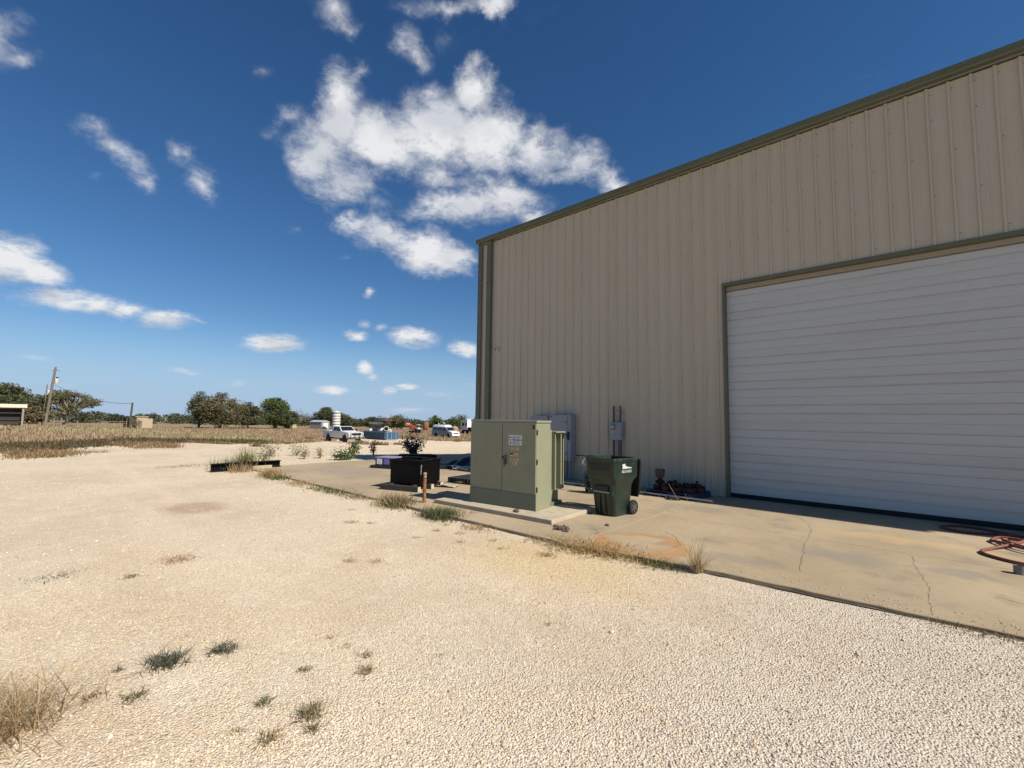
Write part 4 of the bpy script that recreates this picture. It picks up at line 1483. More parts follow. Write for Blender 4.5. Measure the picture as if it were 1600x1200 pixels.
def stones(name, N, r0, r1, smin, smax, base, rng, label, big=0):
    th = rng.uniform(R(72), R(196), N)
    r = np.sqrt(rng.uniform(r0 ** 2, r1 ** 2, N))
    x, y = YC[0] + r * np.cos(th), YC[1] + r * np.sin(th)
    keep = ~((y > -6.02 + np.where(x > -.5, .3, .06)) & (x > -17.3) & (x < 9.3))
    # bare fine patches between the coarser stone drifts
    cov = patch(x, y, 1.1, 5)
    keep &= rng.uniform(size=N) < np.clip(.32 + 1.5 * (cov - .42) + .3 * np.clip((x + 3.0) / 2.5, -.3, 1), .28, 1)
    x, y = x[keep], y[keep]
    n = len(x)
    s = smin + (smax - smin) * rng.uniform(size=n) ** 2.2
    v0, f0 = base
    nv = len(v0)
    sc = s[:, None] * rng.uniform(.55, 1.15, (n, 3))
    P = v0[None] * (1 + rng.uniform(-.22, .22, (n, nv, 1)))
    P = P * sc[:, None, :]
    P = np.einsum('nij,nvj->nvi', rand_rot(n, rng), P)
    P[..., 2] *= .7
    z = tz(x, y) + undul(x, y) * np.clip((14 - np.hypot(x - YC[0], y - YC[1])) / 6, 0, 1)
    lift = np.where(rng.uniform(size=n) < .22 + .45 * np.clip(patch(x, y, .8, 15) - .3 + .25 * np.clip((x + 3.0) / 2, -1, 1), 0, 1), .38, .08)
    P += np.stack([x, y, z + s * lift], -1)[:, None, :]
    tone = rng.uniform(.72, 1.18, n)[:, None]
    gry = np.clip((x + 3.6) / 3.5, 0, 1)[:, None]
    c = (np.array([.66, .57, .44]) * (1 - gry) + np.array([.58, .525, .46]) * gry) * tone
    u = rng.uniform(size=n)
    warm = patch(x, y, .5, 9)[:, None]
    c = c * (1 - .34 * (1 - warm) * np.array([0, .25, .6]))
    c[u < .10] *= np.array([.85, .68, .50])
    c[(u > .10) & (u < .16)] = np.array([.42, .40, .38]) * tone[(u > .10) & (u < .16)]
    c[u > .993] *= .35
    tint = np.exp(-(((x + 3.5) / 1.9) ** 2 + ((y + 6.7) / 1.1) ** 2))[:, None]      # rusty run-off below the stained slab edge
    c = c * (1 - np.clip(tint, 0, 1) * np.array([.02, .13, .42]))
    c = np.clip(c, .02, .85)
    C = np.repeat(c[:, None, :], nv, 1)
    F = f0[None] + (np.arange(n) * nv)[:, None, None]
    o = arr_mesh(name, P.reshape(-1, 3), F.reshape(-1, 3), STONE, C.reshape(-1, 3), kind='stuff')
    tag(o, label, 'gravel')
    return o


stones('gravel', 34000, 1.6, 3.2, .0028, .0105, ico(), RNG, 'loose crushed limestone gravel nearest to the camera')
stones('gravel', 130000, 2.9, 7.0, .0035, .0115, octa(), RNG, 'loose crushed limestone gravel in the middle of the yard')
stones('gravel', 60000, 6.6, 20, .007, .021, octa(), RNG, 'loose crushed limestone gravel in the far part of the yard')
stones('gravel', 240, 2.0, 12, .013, .026, ico(), RNG, 'scattered larger stones lying on the gravel yard')


def spilled():
    rng = np.random.default_rng(88)
    n = 700
    x = rng.uniform(-9, 3.5, n)
    y = np.interp(x, EX, EY) + np.abs(rng.normal(0, .22, n)) + .03
    v0, f0 = octa()
    s_ = rng.uniform(.003, .011, n)
    P_ = np.einsum('nij,nvj->nvi', rand_rot(n, rng), v0[None] * (s_[:, None] * rng.uniform(.6, 1.1, (n, 3)))[:, None, :])
    P_ += np.stack([x, y, s_ * .45], -1)[:, None, :]
    C_ = np.repeat((np.array([.6, .52, .4]) * rng.uniform(.5, 1.15, (n, 1)))[:, None, :], 6, 1)
    F_ = f0[None] + (np.arange(n) * 6)[:, None, None]
    tag(arr_mesh('spilled_gravel', P_.reshape(-1, 3), F_.reshape(-1, 3), STONE, C_.reshape(-1, 3), kind='stuff'), 'stray pebbles spilled onto the edge of the concrete slab', 'gravel')


spilled()

# ------------------------------------------------------------------ grass and weeds
def blades(c, h, w, lean, cols, rng, droop=.25, az=None):
    """c: n x 3 roots, h, w, lean: n; three-level tapering blades."""
    n = len(c)
    az = rng.uniform(0, 2 * math.pi, n) if az is None else az
    fz = az + math.pi / 2 + rng.normal(0, .6, n)
    d = np.stack([np.cos(az), np.sin(az)], -1)
    f = np.stack([np.cos(fz), np.sin(fz), np.zeros(n)], -1)
    V = np.zeros((n, 5, 3))
    for lvl, (t, k) in enumerate(((0, 1.0), (.5, .75), (1, 0))):
        p = c.copy()
        p[:, :2] += d * (lean * h * (t * .6 + t * t * .6))[:, None]
        p[:, 2] += h * t * (1 - droop * t * lean)
        if lvl < 2:
            V[:, 2 * lvl] = p - f * (w * k / 2)[:, None]
            V[:, 2 * lvl + 1] = p + f * (w * k / 2)[:, None]
        else:
            V[:, 4] = p
    T = np.array([(0, 1, 3), (0, 3, 2), (2, 3, 4)])[None] + (np.arange(n) * 5)[:, None, None]
    return V.reshape(-1, 3), T.reshape(-1, 3), np.repeat(cols, 5, 0)


def pick(rng, n, pal, var=.25):
    pal = np.array(pal)
    return pal[rng.integers(0, len(pal), n)] * rng.uniform(1 - var, 1 + var, (n, 1))


DRY = [(.42, .31, .17), (.36, .25, .13), (.48, .38, .22), (.28, .19, .10)]
TAN_G = [(.40, .29, .15), (.34, .24, .12), (.45, .35, .20)]
GRN = [(.085, .11, .035), (.12, .14, .045), (.07, .085, .03), (.2, .18, .08)]
GREY_G = [(.085, .095, .06), (.12, .125, .08), (.06, .068, .045), (.2, .19, .13)]
MIXD = DRY[:2] + GREY_G[:2] + GRN[1:2]


def zg(x, y):
    return float(tz(x, y) + undul(x, y) * max(0, min(1, (14 - math.hypot(x, y + 11.5)) / 6)))


def tuft(name, label, x, y, n, rad, h, w, lean, pal, seed, cat='grass tuft', group=None, z=None, stretch=1.0, az0=None):
    rng = np.random.default_rng(seed)
    if cat == 'grass tuft':
        k_ = 1.0 if stretch == 1.0 else 1.25
        n, h, w, rad = int(n * 2.0), h * k_, w * 1.3 * k_, rad * .95
    c = rng.normal(0, rad * .5, (n, 3))
    c[:, 0] *= stretch
    c[:, 2] = -.01
    n_ = n
    hh = h * rng.uniform(.4, 1.05, n)
    az = None if az0 is None else az0 + rng.normal(0, .7, n)
    V, T, C = blades(c, hh, w * rng.uniform(.6, 1.3, n), lean * rng.uniform(.2, 1.3, n), pick(rng, n, pal), rng, az=az)
    o = arr_mesh(name, V, T, BLADE, C)
    o.location = (x, y, zg(x, y) if z is None else z)
    return tag(o, label, cat, group)


# big dry clump at the lower left corner of the view
tuft('dry_grass_clump', 'large dry tan grass clump by the near edge of the gravel', -4.02, -11.52, 900, .34, .36, .005, 1.1, DRY, 1, 'grass clump')
G = [(-4.18, -10.64, 150, .13, .10, .006, 1.3, GREY_G, 'dark grey-green grass sprig, the largest green one on the open gravel'),
     (-4.11, -10.29, 90, .09, .085, .005, 1.3, GREY_G, 'small grey-green grass sprig just right of the largest green one'),
     (-6.73, -10.48, 50, .10, .05, .005, 1.4, GREY_G, 'flat dark grass sprig on open gravel left of the reddish mat'),
     (-7.3, -11.04, 80, .22, .05, .005, 1.5, GREY_G, 'long flat dark weed trailing across the gravel on the far left'),
     (-7.1, -9.96, 160, .22, .06, .005, 1.5, [(.33, .19, .10), (.4, .27, .15), (.26, .15, .08)], 'flat reddish brown dry grass mat on the open gravel'),
     (-3.83, -10.87, 60, .07, .06, .005, 1.2, MIXD, None), (-4.02, -11.06, 40, .05, .05, .005, 1.2, MIXD, None), (-4.3, -10.9, 25, .04, .05, .005, 1.2, GREY_G, None),
     (-3.2, -10.32, 50, .045, .055, .0045, 1.2, MIXD, None), (-2.88, -10.17, 110, .075, .075, .0045, 1.2, MIXD, 'dark brown grass sprig, the largest near the bottom of the gravel'),
     (-2.74, -10.21, 50, .04, .055, .0045, 1.2, MIXD, None), (-2.83, -10.42, 60, .055, .055, .0045, 1.2, DRY[:2] + GREY_G[:1], None), (-3.03, -10.52, 20, .03, .04, .004, 1.2, MIXD, None),
     (-3.4, -9.98, 40, .04, .05, .0045, 1.2, MIXD, None), (-3.73, -9.62, 30, .04, .04, .0045, 1.2, DRY, None), (-3.51, -9.6, 30, .04, .04, .0045, 1.2, DRY, None), (-3.26, -9.57, 36, .05, .05, .0045, 1.2, MIXD, None),
     (-3.06, -9.68, 60, .06, .06, .0045, 1.2, DRY[:2] + GREY_G[:1], None), (-2.82, -9.18, 20, .03, .03, .004, 1.2, MIXD, None), (-2.56, -8.19, 30, .04, .04, .004, 1.2, DRY, None),
     (-5.5, -8.51, 40, .09, .06, .005, 1.3, DRY, None), (-5.24, -8.26, 50, .11, .06, .005, 1.3, DRY[:2], None), (-7.42, -7.43, 50, .12, .07, .006, 1.3, DRY[:2], None), (-7.19, -7.2, 30, .1, .06, .006, 1.3, DRY, None),
     (-6.0, -6.7, 30, .08, .06, .005, 1.2, DRY, None), (-5.6, -6.55, 40, .1, .06, .005, 1.2, TAN_G, None), (-5.2, -6.9, 30, .08, .06, .005, 1.2, TAN_G, None), (-4.9, -6.5, 30, .09, .06, .005, 1.2, TAN_G, None), (-5.9, -7.2, 25, .07, .05, .005, 1.2, DRY, None),
     (-6.2, -6.35, 35, .09, .06, .005, 1.2, TAN_G, None), (-4.5, -6.75, 25, .08, .06, .005, 1.2, TAN_G, None), (-8.4, -6.9, 25, .1, .05, .006, 1.2, DRY, None),
     (-3.86, -6.53, 110, .14, .07, .005, 1.3, TAN_G, 'pale dry grass mat on the gravel in front of the dark clods')]
SPRIGS = {5: 'mixed brown-green sprig below the largest green one', 6: 'small sprig on the gravel nearest to the big dry clump', 7: 'thin grey sprig touching the left tip of the largest green one', 8: 'small sprig left of the largest brown one near the bottom', 10: 'small sprig just below the largest brown one', 11: 'lowest brown sprig on the gravel at the bottom', 12: 'tiny sprig left of the lowest brown sprig', 13: 'small sprig above the largest brown one, on its left', 14: 'small dry sprig, upper left of the middle group of four', 15: 'small dry sprig, upper right of the middle group of four', 16: 'small greenish sprig right in the middle group of four', 17: 'brown sprig, lowest of the middle group of four', 18: 'tiny green sprig alone right of the middle group', 19: 'lone dry sprig on open gravel below the yellow-stained gravel', 20: 'left of two dry sprigs in the middle of the gravel', 21: 'right of two dry sprigs in the middle of the gravel', 22: 'left of two dry sprigs out from the bushy slab edge weed', 23: 'right of two dry sprigs out from the bushy slab edge weed', 24: 'dry sprig on gravel out from the grey-green slab edge weed', 25: 'tan sprig on gravel right below the thin reddish slab edge grass', 26: 'tan sprig farther out from the thin reddish slab edge grass', 27: 'tan sprig on gravel nearest to the dark clods', 28: 'dry sprig, farthest out in front of the transformer', 29: 'tan sprig close to the grey-green slab edge weed', 30: 'tan sprig beside the pale dry mat below the dark clods', 31: 'dry sprig on gravel out from the bollard'}
for i, (x, y, n, rad, h, w, lean, pal, lb) in enumerate(G):
    tuft('grass_tuft', lb or SPRIGS[i], x, y, n, rad, h, w, lean, pal, 40 + i, group=None if lb else 'small grass sprigs in the gravel')
E_ = [(-14.6, -6.14, 220, .32, .28, .010, .9, DRY + TAN_G, 1.6, 'straw coloured grass clump at the slab edge nearest to the black H-beam'),
      (-13.9, -6.18, 160, .3, .12, .010, 1.1, GRN, 1.8, 'low green weed patch at the slab edge beside the straw coloured clump'),
      (-12.46, -6.16, 150, .34, .14, .008, 1.1, DRY, 1.8, 'dry grass strip along the slab edge past the H-beam clump'),
      (-11.3, -6.14, 170, .36, .10, .008, 1.1, GRN + DRY[:1], 1.9, 'first of two flat green weed patches along the slab edge'),
      (-10.45, -6.12, 170, .34, .10, .008, 1.1, GRN, 1.9, 'second flat green weed patch along the slab edge, nearer the tank'),
      (-9.55, -6.10, 120, .3, .12, .007, 1.0, MIXD, 1.7, 'sparse mixed weeds at the slab edge in front of the black tank'),
      (-8.25, -5.99, 420, .34, .26, .007, .9, MIXD + GRN[:2] + TAN_G, 1.5, 'bushy mixed green and tan weed at the slab edge left of the bollard'),
      (-6.72, -6.02, 460, .30, .20, .007, 1.0, GRN + GREY_G[:2], 1.5, 'dense grey-green weed at the slab edge in front of the transformer'),
      (-5.6, -6.16, 90, .22, .09, .006, 1.1, [(.3, .17, .09), (.38, .27, .15)], 1.6, 'thin reddish dry grass at the slab edge right of the grey-green weed'),
      (-4.05, -5.95, 320, .30, .12, .006, 1.1, DRY + TAN_G, 1.9, 'dry yellow grass strip by the slab edge left of the rust stain'),
      (-3.45, -5.86, 520, .34, .13, .006, 1.1, [(.36, .24, .09), (.42, .30, .13), (.24, .16, .07)], 1.9, 'thick dry brown grass at the slab edge below the rust stain'),
      (-2.62, -5.84, 260, .19, .10, .006, 1.1, GRN + DRY[:1], 1.5, 'small green weed at the slab edge right of the rust stain'),
      (.32, -5.60, 200, .26, .06, .005, 1.1, [(.2, .15, .06), (.28, .2, .09)], 2.2, 'flat brown grass strip along the near slab edge on the right'),
      (1.0, -5.72, 90, .3, .05, .005, 1.1, [(.2, .15, .06), (.28, .2, .09)], 2.2, 'second flat brown grass strip at the right end of the slab edge')]
for i, (x, y, n, rad, h, w, lean, pal, st, lb) in enumerate(E_):
    tuft('grass_tuft', lb, x, y, n, rad, h, w, lean, pal, 100 + i, stretch=st)
# weeds round the H-beam
tuft('weed', 'tall dry brown grass growing in front of the black H-beam', -16.4, -6.35, 260, .5, .42, .010, .7, DRY + [(.34, .2, .11)], 130, 'weed')
tuft('weed', 'wide green weedy clump growing behind the black H-beam', -17.45, -6.35, 480, .6, .52, .012, .7, GRN + [(.2, .22, .08), (.15, .17, .08)], 131, 'weed')
tuft('weed', 'upright yellow-green weed, the tallest beside the H-beam', -17.4, -5.95, 300, .28, .95, .014, .55, [(.2, .22, .06), (.27, .26, .08), (.15, .17, .05)], 132, 'weed')
tuft('weed', 'low dark weed on the gravel left of the H-beam', -19.3, -7.4, 160, .9, .1, .012, 1.2, MIXD, 133, 'weed', stretch=.5)
# tall dry stalks leaning out of the slab edge
st = thing('tall_dry_weed', 'tall pale dry grass stalks leaning over the slab edge near the door', 'weed', (-2.12, -5.80, -.03))
rng = np.random.default_rng(5)
stm = MB()
for k in range(9):
    a = rng.uniform(2.2, 4.0) if k < 6 else rng.uniform(-.6, .8)
    h_, l_ = (rng.uniform(.75, 1.1), rng.uniform(.2, .5)) if k < 6 else (rng.uniform(.4, .75), rng.uniform(.1, .22))
    r0 = rng.normal(0, .03, 2)
    p = [(r0[0] + math.cos(a) * l_ * t ** 1.7, r0[1] + math.sin(a) * l_ * t ** 1.7, h_ * t) for t in np.linspace(0, 1, 7)]
    stm.tube(p, [.0035 * (1 - .75 * t) for t in np.linspace(0, 1, 7)], 5)
stm.build('stem', pm('dry_stem', (.50, .40, .25), .8, var=.2, scale=20), st)
n = 150
c = rng.normal(0, .03, (n, 3))
c[:, 2] = 0
V_, T_, C_ = blades(c, rng.uniform(.12, .5, n), rng.uniform(.003, .006, n), rng.uniform(.2, .9, n), pick(rng, n, DRY + GRN[:1] + TAN_G), rng)
arr_mesh('leaf_blades', V_, T_, BLADE, C_, parent=st, kind='stuff')


def leaf_quads(c, size, rng, cols, up=.3):
    n = len(c)
    q = rng.normal(size=(n, 3))
    q /= np.linalg.norm(q, axis=1)[:, None]
    r = rng.normal(size=(n, 3))
    r -= q * (r * q).sum(1)[:, None]
    r /= np.linalg.norm(r, axis=1)[:, None]
    s = (size * rng.uniform(.6, 1.3, n))[:, None]
    V = np.stack([c - q * s, c + r * s * .5, c + q * s, c - r * s * .5], 1)
    T = np.array([(0, 1, 2), (0, 2, 3)])[None] + (np.arange(n) * 4)[:, None, None]
    return V.reshape(-1, 3), T.reshape(-1, 3), np.repeat(cols, 4, 0)


BARK = pm('bark', (.12, .095, .07), .9, var=.3, scale=5)
BARKP = pm('pale_bark', (.26, .23, .19), .9, var=.25, scale=4)


def shrub(name, label, x, y, h, wd, nst, nleaf, lsize, pal, seed, cat='shrub', z=None):
    rng = np.random.default_rng(seed)
    t = thing(name, label, cat, (x, y, zg(x, y) if z is None else z))
    sm = MB()
    tips = []
    for k in range(nst):
        a, l_ = rng.uniform(0, 6.28), rng.uniform(.1, .5) * wd
        hh_ = h * rng.uniform(.6, 1)
        p = [(math.cos(a) * l_ * u ** 1.3 + rng.normal(0, .01) * u, math.sin(a) * l_ * u ** 1.3, hh_ * u) for u in np.linspace(0, 1, 6)]
        sm.tube(p, [max(.003, .016 * h * (1 - .8 * u)) for u in np.linspace(0, 1, 6)], 5)
        tips += p[2:]
    sm.build('stem', BARK, t)
    tips = np.array(tips)
    c = tips[rng.integers(0, len(tips), nleaf)] + rng.normal(0, .09 * wd + .03, (nleaf, 3))
    c[:, 2] = np.maximum(c[:, 2], .02)
    V, T, C = leaf_quads(c, lsize, rng, pick(rng, nleaf, pal, .3))
    arr_mesh('foliage', V, T, LEAF, C, parent=t, kind='stuff')
    return t


LG = [(.09, .13, .035), (.13, .17, .05), (.06, .085, .03), (.19, .2, .07)]
DKL = [(.045, .05, .03), (.07, .075, .045), (.1, .1, .07)]
shrub('leafy_shrub', 'round leafy dark shrub on a thin pale stem behind the black tank', -18.3, 1.6, 1.15, .95, 9, 850, .062, DKL + [(.1, .12, .06)], 200)
shrub('leafy_shrub', 'yellow-green leafy shrub at the far slab edge, larger of the two there', -18.7, -1.25, .82, .8, 9, 420, .05, LG + [(.26, .26, .09)], 201)
shrub('leafy_shrub', 'narrow upright brownish shrub at the far slab edge right of the yellow-green one', -19.3, .1, .8, .4, 9, 260, .04, [(.12, .1, .06), (.16, .13, .07), (.09, .09, .05)], 202)
shrub('low_weed', 'low dense green weed at the far slab edge left of the yellow-green shrub', -18.4, -1.95, .35, 1.1, 12, 520, .045, LG[:3], 203, 'weed')
shrub('low_weed', 'small rounded green weed on the gravel beyond the far slab edge', -19.6, -2.3, .42, .45, 9, 170, .035, LG + TAN_G, 204, 'weed')
shrub('low_weed', 'small brown weed with two upright spikes beyond the far slab edge', -19.6, -3.0, .38, .5, 7, 170, .035, [(.17, .11, .06), (.22, .15, .08)], 205, 'weed')
shrub('low_weed', 'sparse greyish weed beyond the slab, nearest to the H-beam end', -21.8, -3.5, .55, 1.1, 12, 230, .04, [(.24, .22, .13), (.17, .17, .09), (.3, .27, .17)], 206, 'weed')
shrub('low_weed', 'sparse greyish weed beyond the slab, beside the brown spiked weed', -21.6, -2.5, .5, 1.0, 11, 190, .04, [(.24, .22, .13), (.15, .16, .08), (.3, .27, .17)], 207, 'weed')
shrub('low_weed', 'leafy weed between the H-beam and the greyish weeds', -19.4, -4.7, .45, .8, 10, 260, .04, [(.2, .2, .1), (.14, .16, .07), (.26, .22, .12)], 208, 'weed')
for i, (x, y) in enumerate([(-17.7, 3.2), (-17.65, 4.6), (-17.8, 6.2), (-17.7, 7.9), (-17.6, 9.6)]):
    shrub('low_weed', 'small dark weed in a row along the shaded far slab edge', x, y, .16 + .1 * (i % 2), .3, 7, 90, .03, DKL, 220 + i, 'weed')['group'] = 'weeds along the shaded slab edge'


# ------------------------------------------------------------------ dry field, weeds on its border (uncountable)
def field_grass(name, label, N, th0, th1, rfun, hlo, hhi, wk, palfun, seed, nb=7, spread=.35):
    rng = np.random.default_rng(seed)
    th = rng.uniform(th0, th1, N)
    r, keep = rfun(th, rng)
    th, r = th[keep], r[keep]
    x, y = YC[0] + r * np.cos(th), YC[1] + r * np.sin(th)
    n = len(x)
    cols, hs = palfun(x, y, r, th, rng)
    xb = np.repeat(x, nb) + rng.normal(0, spread, n * nb)
    yb = np.repeat(y, nb) + rng.normal(0, spread, n * nb)
    hb_ = np.repeat(hs, nb) * rng.uniform(hlo, hhi, n * nb)
    wb = (.02 + np.repeat(r, nb) * wk) * rng.uniform(.6, 1.3, n * nb)
    cb = np.repeat(cols, nb, 0) * rng.uniform(.86, 1.16, (n * nb, 1))
    c = np.stack([xb, yb, tz(xb, yb) - .05], -1)
    V, T, C = blades(c, hb_, wb, rng.uniform(.1, .7, n * nb), cb, rng)
    o = arr_mesh(name, V, T, BLADE, C, kind='stuff')
    return tag(o, label, 'grass')


def r_field(th, rng):
    a = redge(th)
    r = (a - .3) * (190 / a) ** (rng.uniform(size=len(th)) ** 1.15)
    return r, np.ones(len(th), bool)


def pal_field(x, y, r, th, rng):
    n = len(x)
    c = pick(rng, n, [(.36, .265, .17), (.34, .245, .155), (.40, .30, .195), (.29, .20, .125)], .1)
    p = patch(x, y, .12, 21)
    yg = (p > .44) & (th > R(160)) & (r - redge(th) < 60)
    c[yg] = pick(rng, int(yg.sum()), [(.36, .31, .16), (.28, .26, .12), (.42, .36, .20)], .12)
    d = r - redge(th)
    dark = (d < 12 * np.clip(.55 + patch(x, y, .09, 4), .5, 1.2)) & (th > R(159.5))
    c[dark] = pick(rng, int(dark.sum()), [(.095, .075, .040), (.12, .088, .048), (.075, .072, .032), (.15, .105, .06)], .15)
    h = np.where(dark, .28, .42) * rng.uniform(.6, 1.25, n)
    h = np.where(th < R(152), h * 1.25, h)
    return c, h


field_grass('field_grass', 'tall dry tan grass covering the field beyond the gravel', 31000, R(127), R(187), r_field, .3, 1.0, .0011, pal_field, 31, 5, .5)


def r_border(th, rng):
    a = redge(th)
    r = a - 6.0 * rng.uniform(size=len(th)) ** 1.4 + .6
    x, y = YC[0] + r * np.cos(th), YC[1] + r * np.sin(th)
    p = patch(x * .5 + 3, y * 1.6, .55, 41)
    return r, p > .56


def pal_border(x, y, r, th, rng):
    n = len(x)
    return pick(rng, n, [(.27, .17, .09), (.33, .22, .12), (.2, .14, .07), (.16, .14, .06)], .25), rng.uniform(.12, .34, n)


field_grass('border_weeds', 'patchy low brown weeds on the border between gravel and field', 5200, R(137), R(187), r_border, .4, 1.0, .0009, pal_border, 33, nb=8, spread=.22)


def clump(label, x, y, n, rad, h, pal, seed, st=1.0):
    return tuft('grass_clump', label, x, y, n, rad, h, .05, .7, pal, seed, 'grass clump', z=float(tz(x, y)) - .03, stretch=st)


BR = [(.27, .17, .09), (.34, .22, .12), (.2, .14, .07)]
clump('brown grass clump on the gravel in front of the white pickup, nearer its middle', -42.2, 12.2, 360, 1.0, .55, BR, 301, 1.6)
clump('darker brown grass clump in front of the pickup grille', -41.5, 14.0, 260, .9, .55, [(.16, .11, .06), (.2, .14, .07)], 302, 1.3)
clump('small brown grass clump right of the pickup front wheel', -46.5, 19.6, 160, .55, .5, BR, 303)
clump('low brown grass clump left of the pickup rear wheel', -54.5, 12.6, 200, .7, .7, [(.15, .12, .05), (.22, .16, .08)], 304)
clump('single round brown grass clump on the gravel far beyond the slab', -30.5, -1.2, 120, .35, .42, BR, 305)
clump('brown grass clump on the gravel in front of the white van', -57.5, 38.5, 140, .6, .6, BR, 306)
clump('small dry clump on the gravel in front of the blue dumpster', -52.5, 24.5, 90, .4, .3, BR, 307)

# ------------------------------------------------------------------ trees
def tree(name, label, x, y, h, wd, pal, seed, nleaf=5200, nclump=46, lsize=.25, trunk_h=.28, bark=BARK, flat=.75, low=.12, group=None, sparse=1.0):
    rng = np.random.default_rng(seed)
    z0 = float(tz(x, y)) - .1
    t = thing(name, label, 'tree', (x, y, z0), group=group)
    # clump centres in an uneven dome
    cl = []
    while len(cl) < nclump:
        p = rng.uniform(-1, 1, 3)
        rr = math.sqrt(p[0] ** 2 + p[1] ** 2 + p[2] ** 2)
        if rr > 1 or rr < .35:
            continue
        zz = low + (1 - low) * (p[2] * .5 + .5)
        k = math.sqrt(max(.08, 1 - (2 * abs(zz - .45) ** 1.0) ** 2 * .75))
        cl.append((p[0] * wd / 2 * k * rng.uniform(.75, 1.05), p[1] * wd / 2 * k * rng.uniform(.75, 1.05), h * zz * rng.uniform(.9, 1.0)))
    cl = np.array(cl)
    tm = MB()
    nb = max(1, int(wd / 5))
    for k in range(nb):
        a = rng.uniform(0, 6.28)
        l_ = wd * .06 * k
        top = Vector((math.cos(a) * l_ * 2, math.sin(a) * l_ * 2, h * trunk_h))
        r0 = h * .028
        base = Vector((math.cos(a) * l_ * .6, math.sin(a) * l_ * .6, 0))
        tm.tube([base, base.lerp(top, .5) + Vector((rng.normal(0, .1), rng.normal(0, .1), 0)), top], [r0 * 1.25, r0, r0 * .75], 8)
        for q in range(k, len(cl), nb):
            if q % 2 == 0 or sparse < .7:
                e = Vector(cl[q])
                mid = top.lerp(e, .5) + Vector((rng.normal(0, .06 * wd), rng.normal(0, .06 * wd), .04 * h))
                tm.tube([top, mid, e], [r0 * .5, r0 * .28, r0 * .1], 5)
    tm.build('trunk', bark, t, smooth=60)
    n = int(nleaf * 1.95)
    ci = rng.integers(0, len(cl), n)
    sp = (wd + h) / 2 * .085 * rng.uniform(.6, 1.5, len(cl))
    c = cl[ci] + np.clip(rng.normal(0, 1, (n, 3)), -1.5, 1.5) * sp[ci][:, None] * np.array([1, 1, flat])
    c[:, 2] = np.clip(c[:, 2], .05 * h, None)
    tone = rng.uniform(.9, 1.5, len(cl))[ci][:, None]
    V, T, C = leaf_quads(c, lsize, rng, pick(rng, n, pal, .22) * tone)
    arr_mesh('crown', V, T, LEAF, C, parent=t, kind='stuff')
    return t


OLV = [(.085, .085, .035), (.11, .10, .045), (.065, .07, .03)]
BRN = [(.14, .115, .06), (.11, .095, .05), (.17, .135, .075), (.09, .085, .045)]
GR = [(.075, .1, .03), (.10, .125, .035), (.055, .075, .025)]
DG = [(.05, .065, .03), (.065, .08, .035), (.04, .05, .025)]
tree('oak_tree', 'large brownish oak, widest of the tree group in the middle of the field', -158.5, 31.5, 11.2, 13.0, BRN + OLV[:1], 401, 6500, 60)
tree('oak_tree', 'small oak crown sticking up at the left shoulder of the brownish oak', -165.0, 27.6, 10.8, 6.5, DG + OLV, 402, 2200, 24, sparse=.6)
tree('oak_tree', 'grey-brown oak between the brownish oak and the green oak', -160.5, 40.0, 8.6, 9.5, BRN[:2] + DG, 403, 4200, 44, bark=BARKP)
tree('oak_tree', 'tall green oak at the right side of the tree group', -161.0, 48.0, 11.6, 10.5, GR + DG[:1], 404, 6200, 56)
tree('oak_tree', 'low dark green oak filling the right foot of the tree group', -163.0, 53.5, 6.0, 8.5, DG + GR[:1], 405, 3200, 34)
tree('bare_tree', 'small half bare grey tree standing right of the tree group', -175.2, 62.0, 7.2, 8.0, [(.17, .15, .11), (.12, .11, .07)], 406, 420, 26, lsize=.2, bark=BARKP, sparse=.4, low=.3)
tree('oak_tree', 'rounded dark oak standing behind the white silo', -178.0, 73.5, 8.6, 10.5, DG + OLV, 407, 4600, 44)
tree('oak_tree', 'lower oak joining on the right of the silo tree', -177.0, 80.5, 6.6, 8.5, DG + OLV, 408, 3200, 34)
tree('mesquite_tree', 'dark green mesquite over the open shed at the far left', -158.0, -11.8, 9.6, 11.5, GR[:1] + OLV + DG, 409, 4200, 40, flat=.5, low=.3, bark=BARK, sparse=.6)
tree('mesquite_tree', 'flat-topped spreading mesquite around the utility pole', -155.0, -2.6, 9.0, 14.5, OLV + BRN[:1], 410, 3000, 46, flat=.35, low=.42, bark=BARKP, sparse=.4)
tree('mesquite_tree', 'thin brown mesquite hanging low behind the open shed', -152.0, -8.2, 5.4, 7.5, BRN, 411, 1800, 26, low=.1, sparse=.6)
tree('small_tree', 'small dark umbrella tree in the treeline left of the short pole', -235.0, 3.0, 9.0, 8.5, DG, 412, 1500, 18, lsize=.28, flat=.4, low=.6)
tree('bushy_tree', 'pale olive bushy tree right of the scrap on the dumpster', -150.0, 88.5, 6.6, 8.0, [(.15, .14, .08), (.11, .11, .06)], 413, 2400, 30)
tree('bushy_tree', 'bright green bushy tree behind the orange machine', -139.0, 98.0, 5.8, 6.5, GR + [(.12, .15, .05)], 414, 2000, 26)
tree('bushy_tree', 'wide bright green bushy tree behind the van roof', -136.0, 106.5, 6.2, 9.5, GR + [(.12, .16, .045)], 415, 2800, 32)
tree('bushy_tree', 'dark bushy tree behind the white truck cab at the building corner', -136.5, 119.5, 7.6, 8.0, DG + GR[:1], 416, 2200, 28)
tree('bushy_tree', 'low dark bush between the silo trees and the dumpster', -168.0, 88.0, 4.6, 9.0, DG + OLV, 417, 2000, 26)

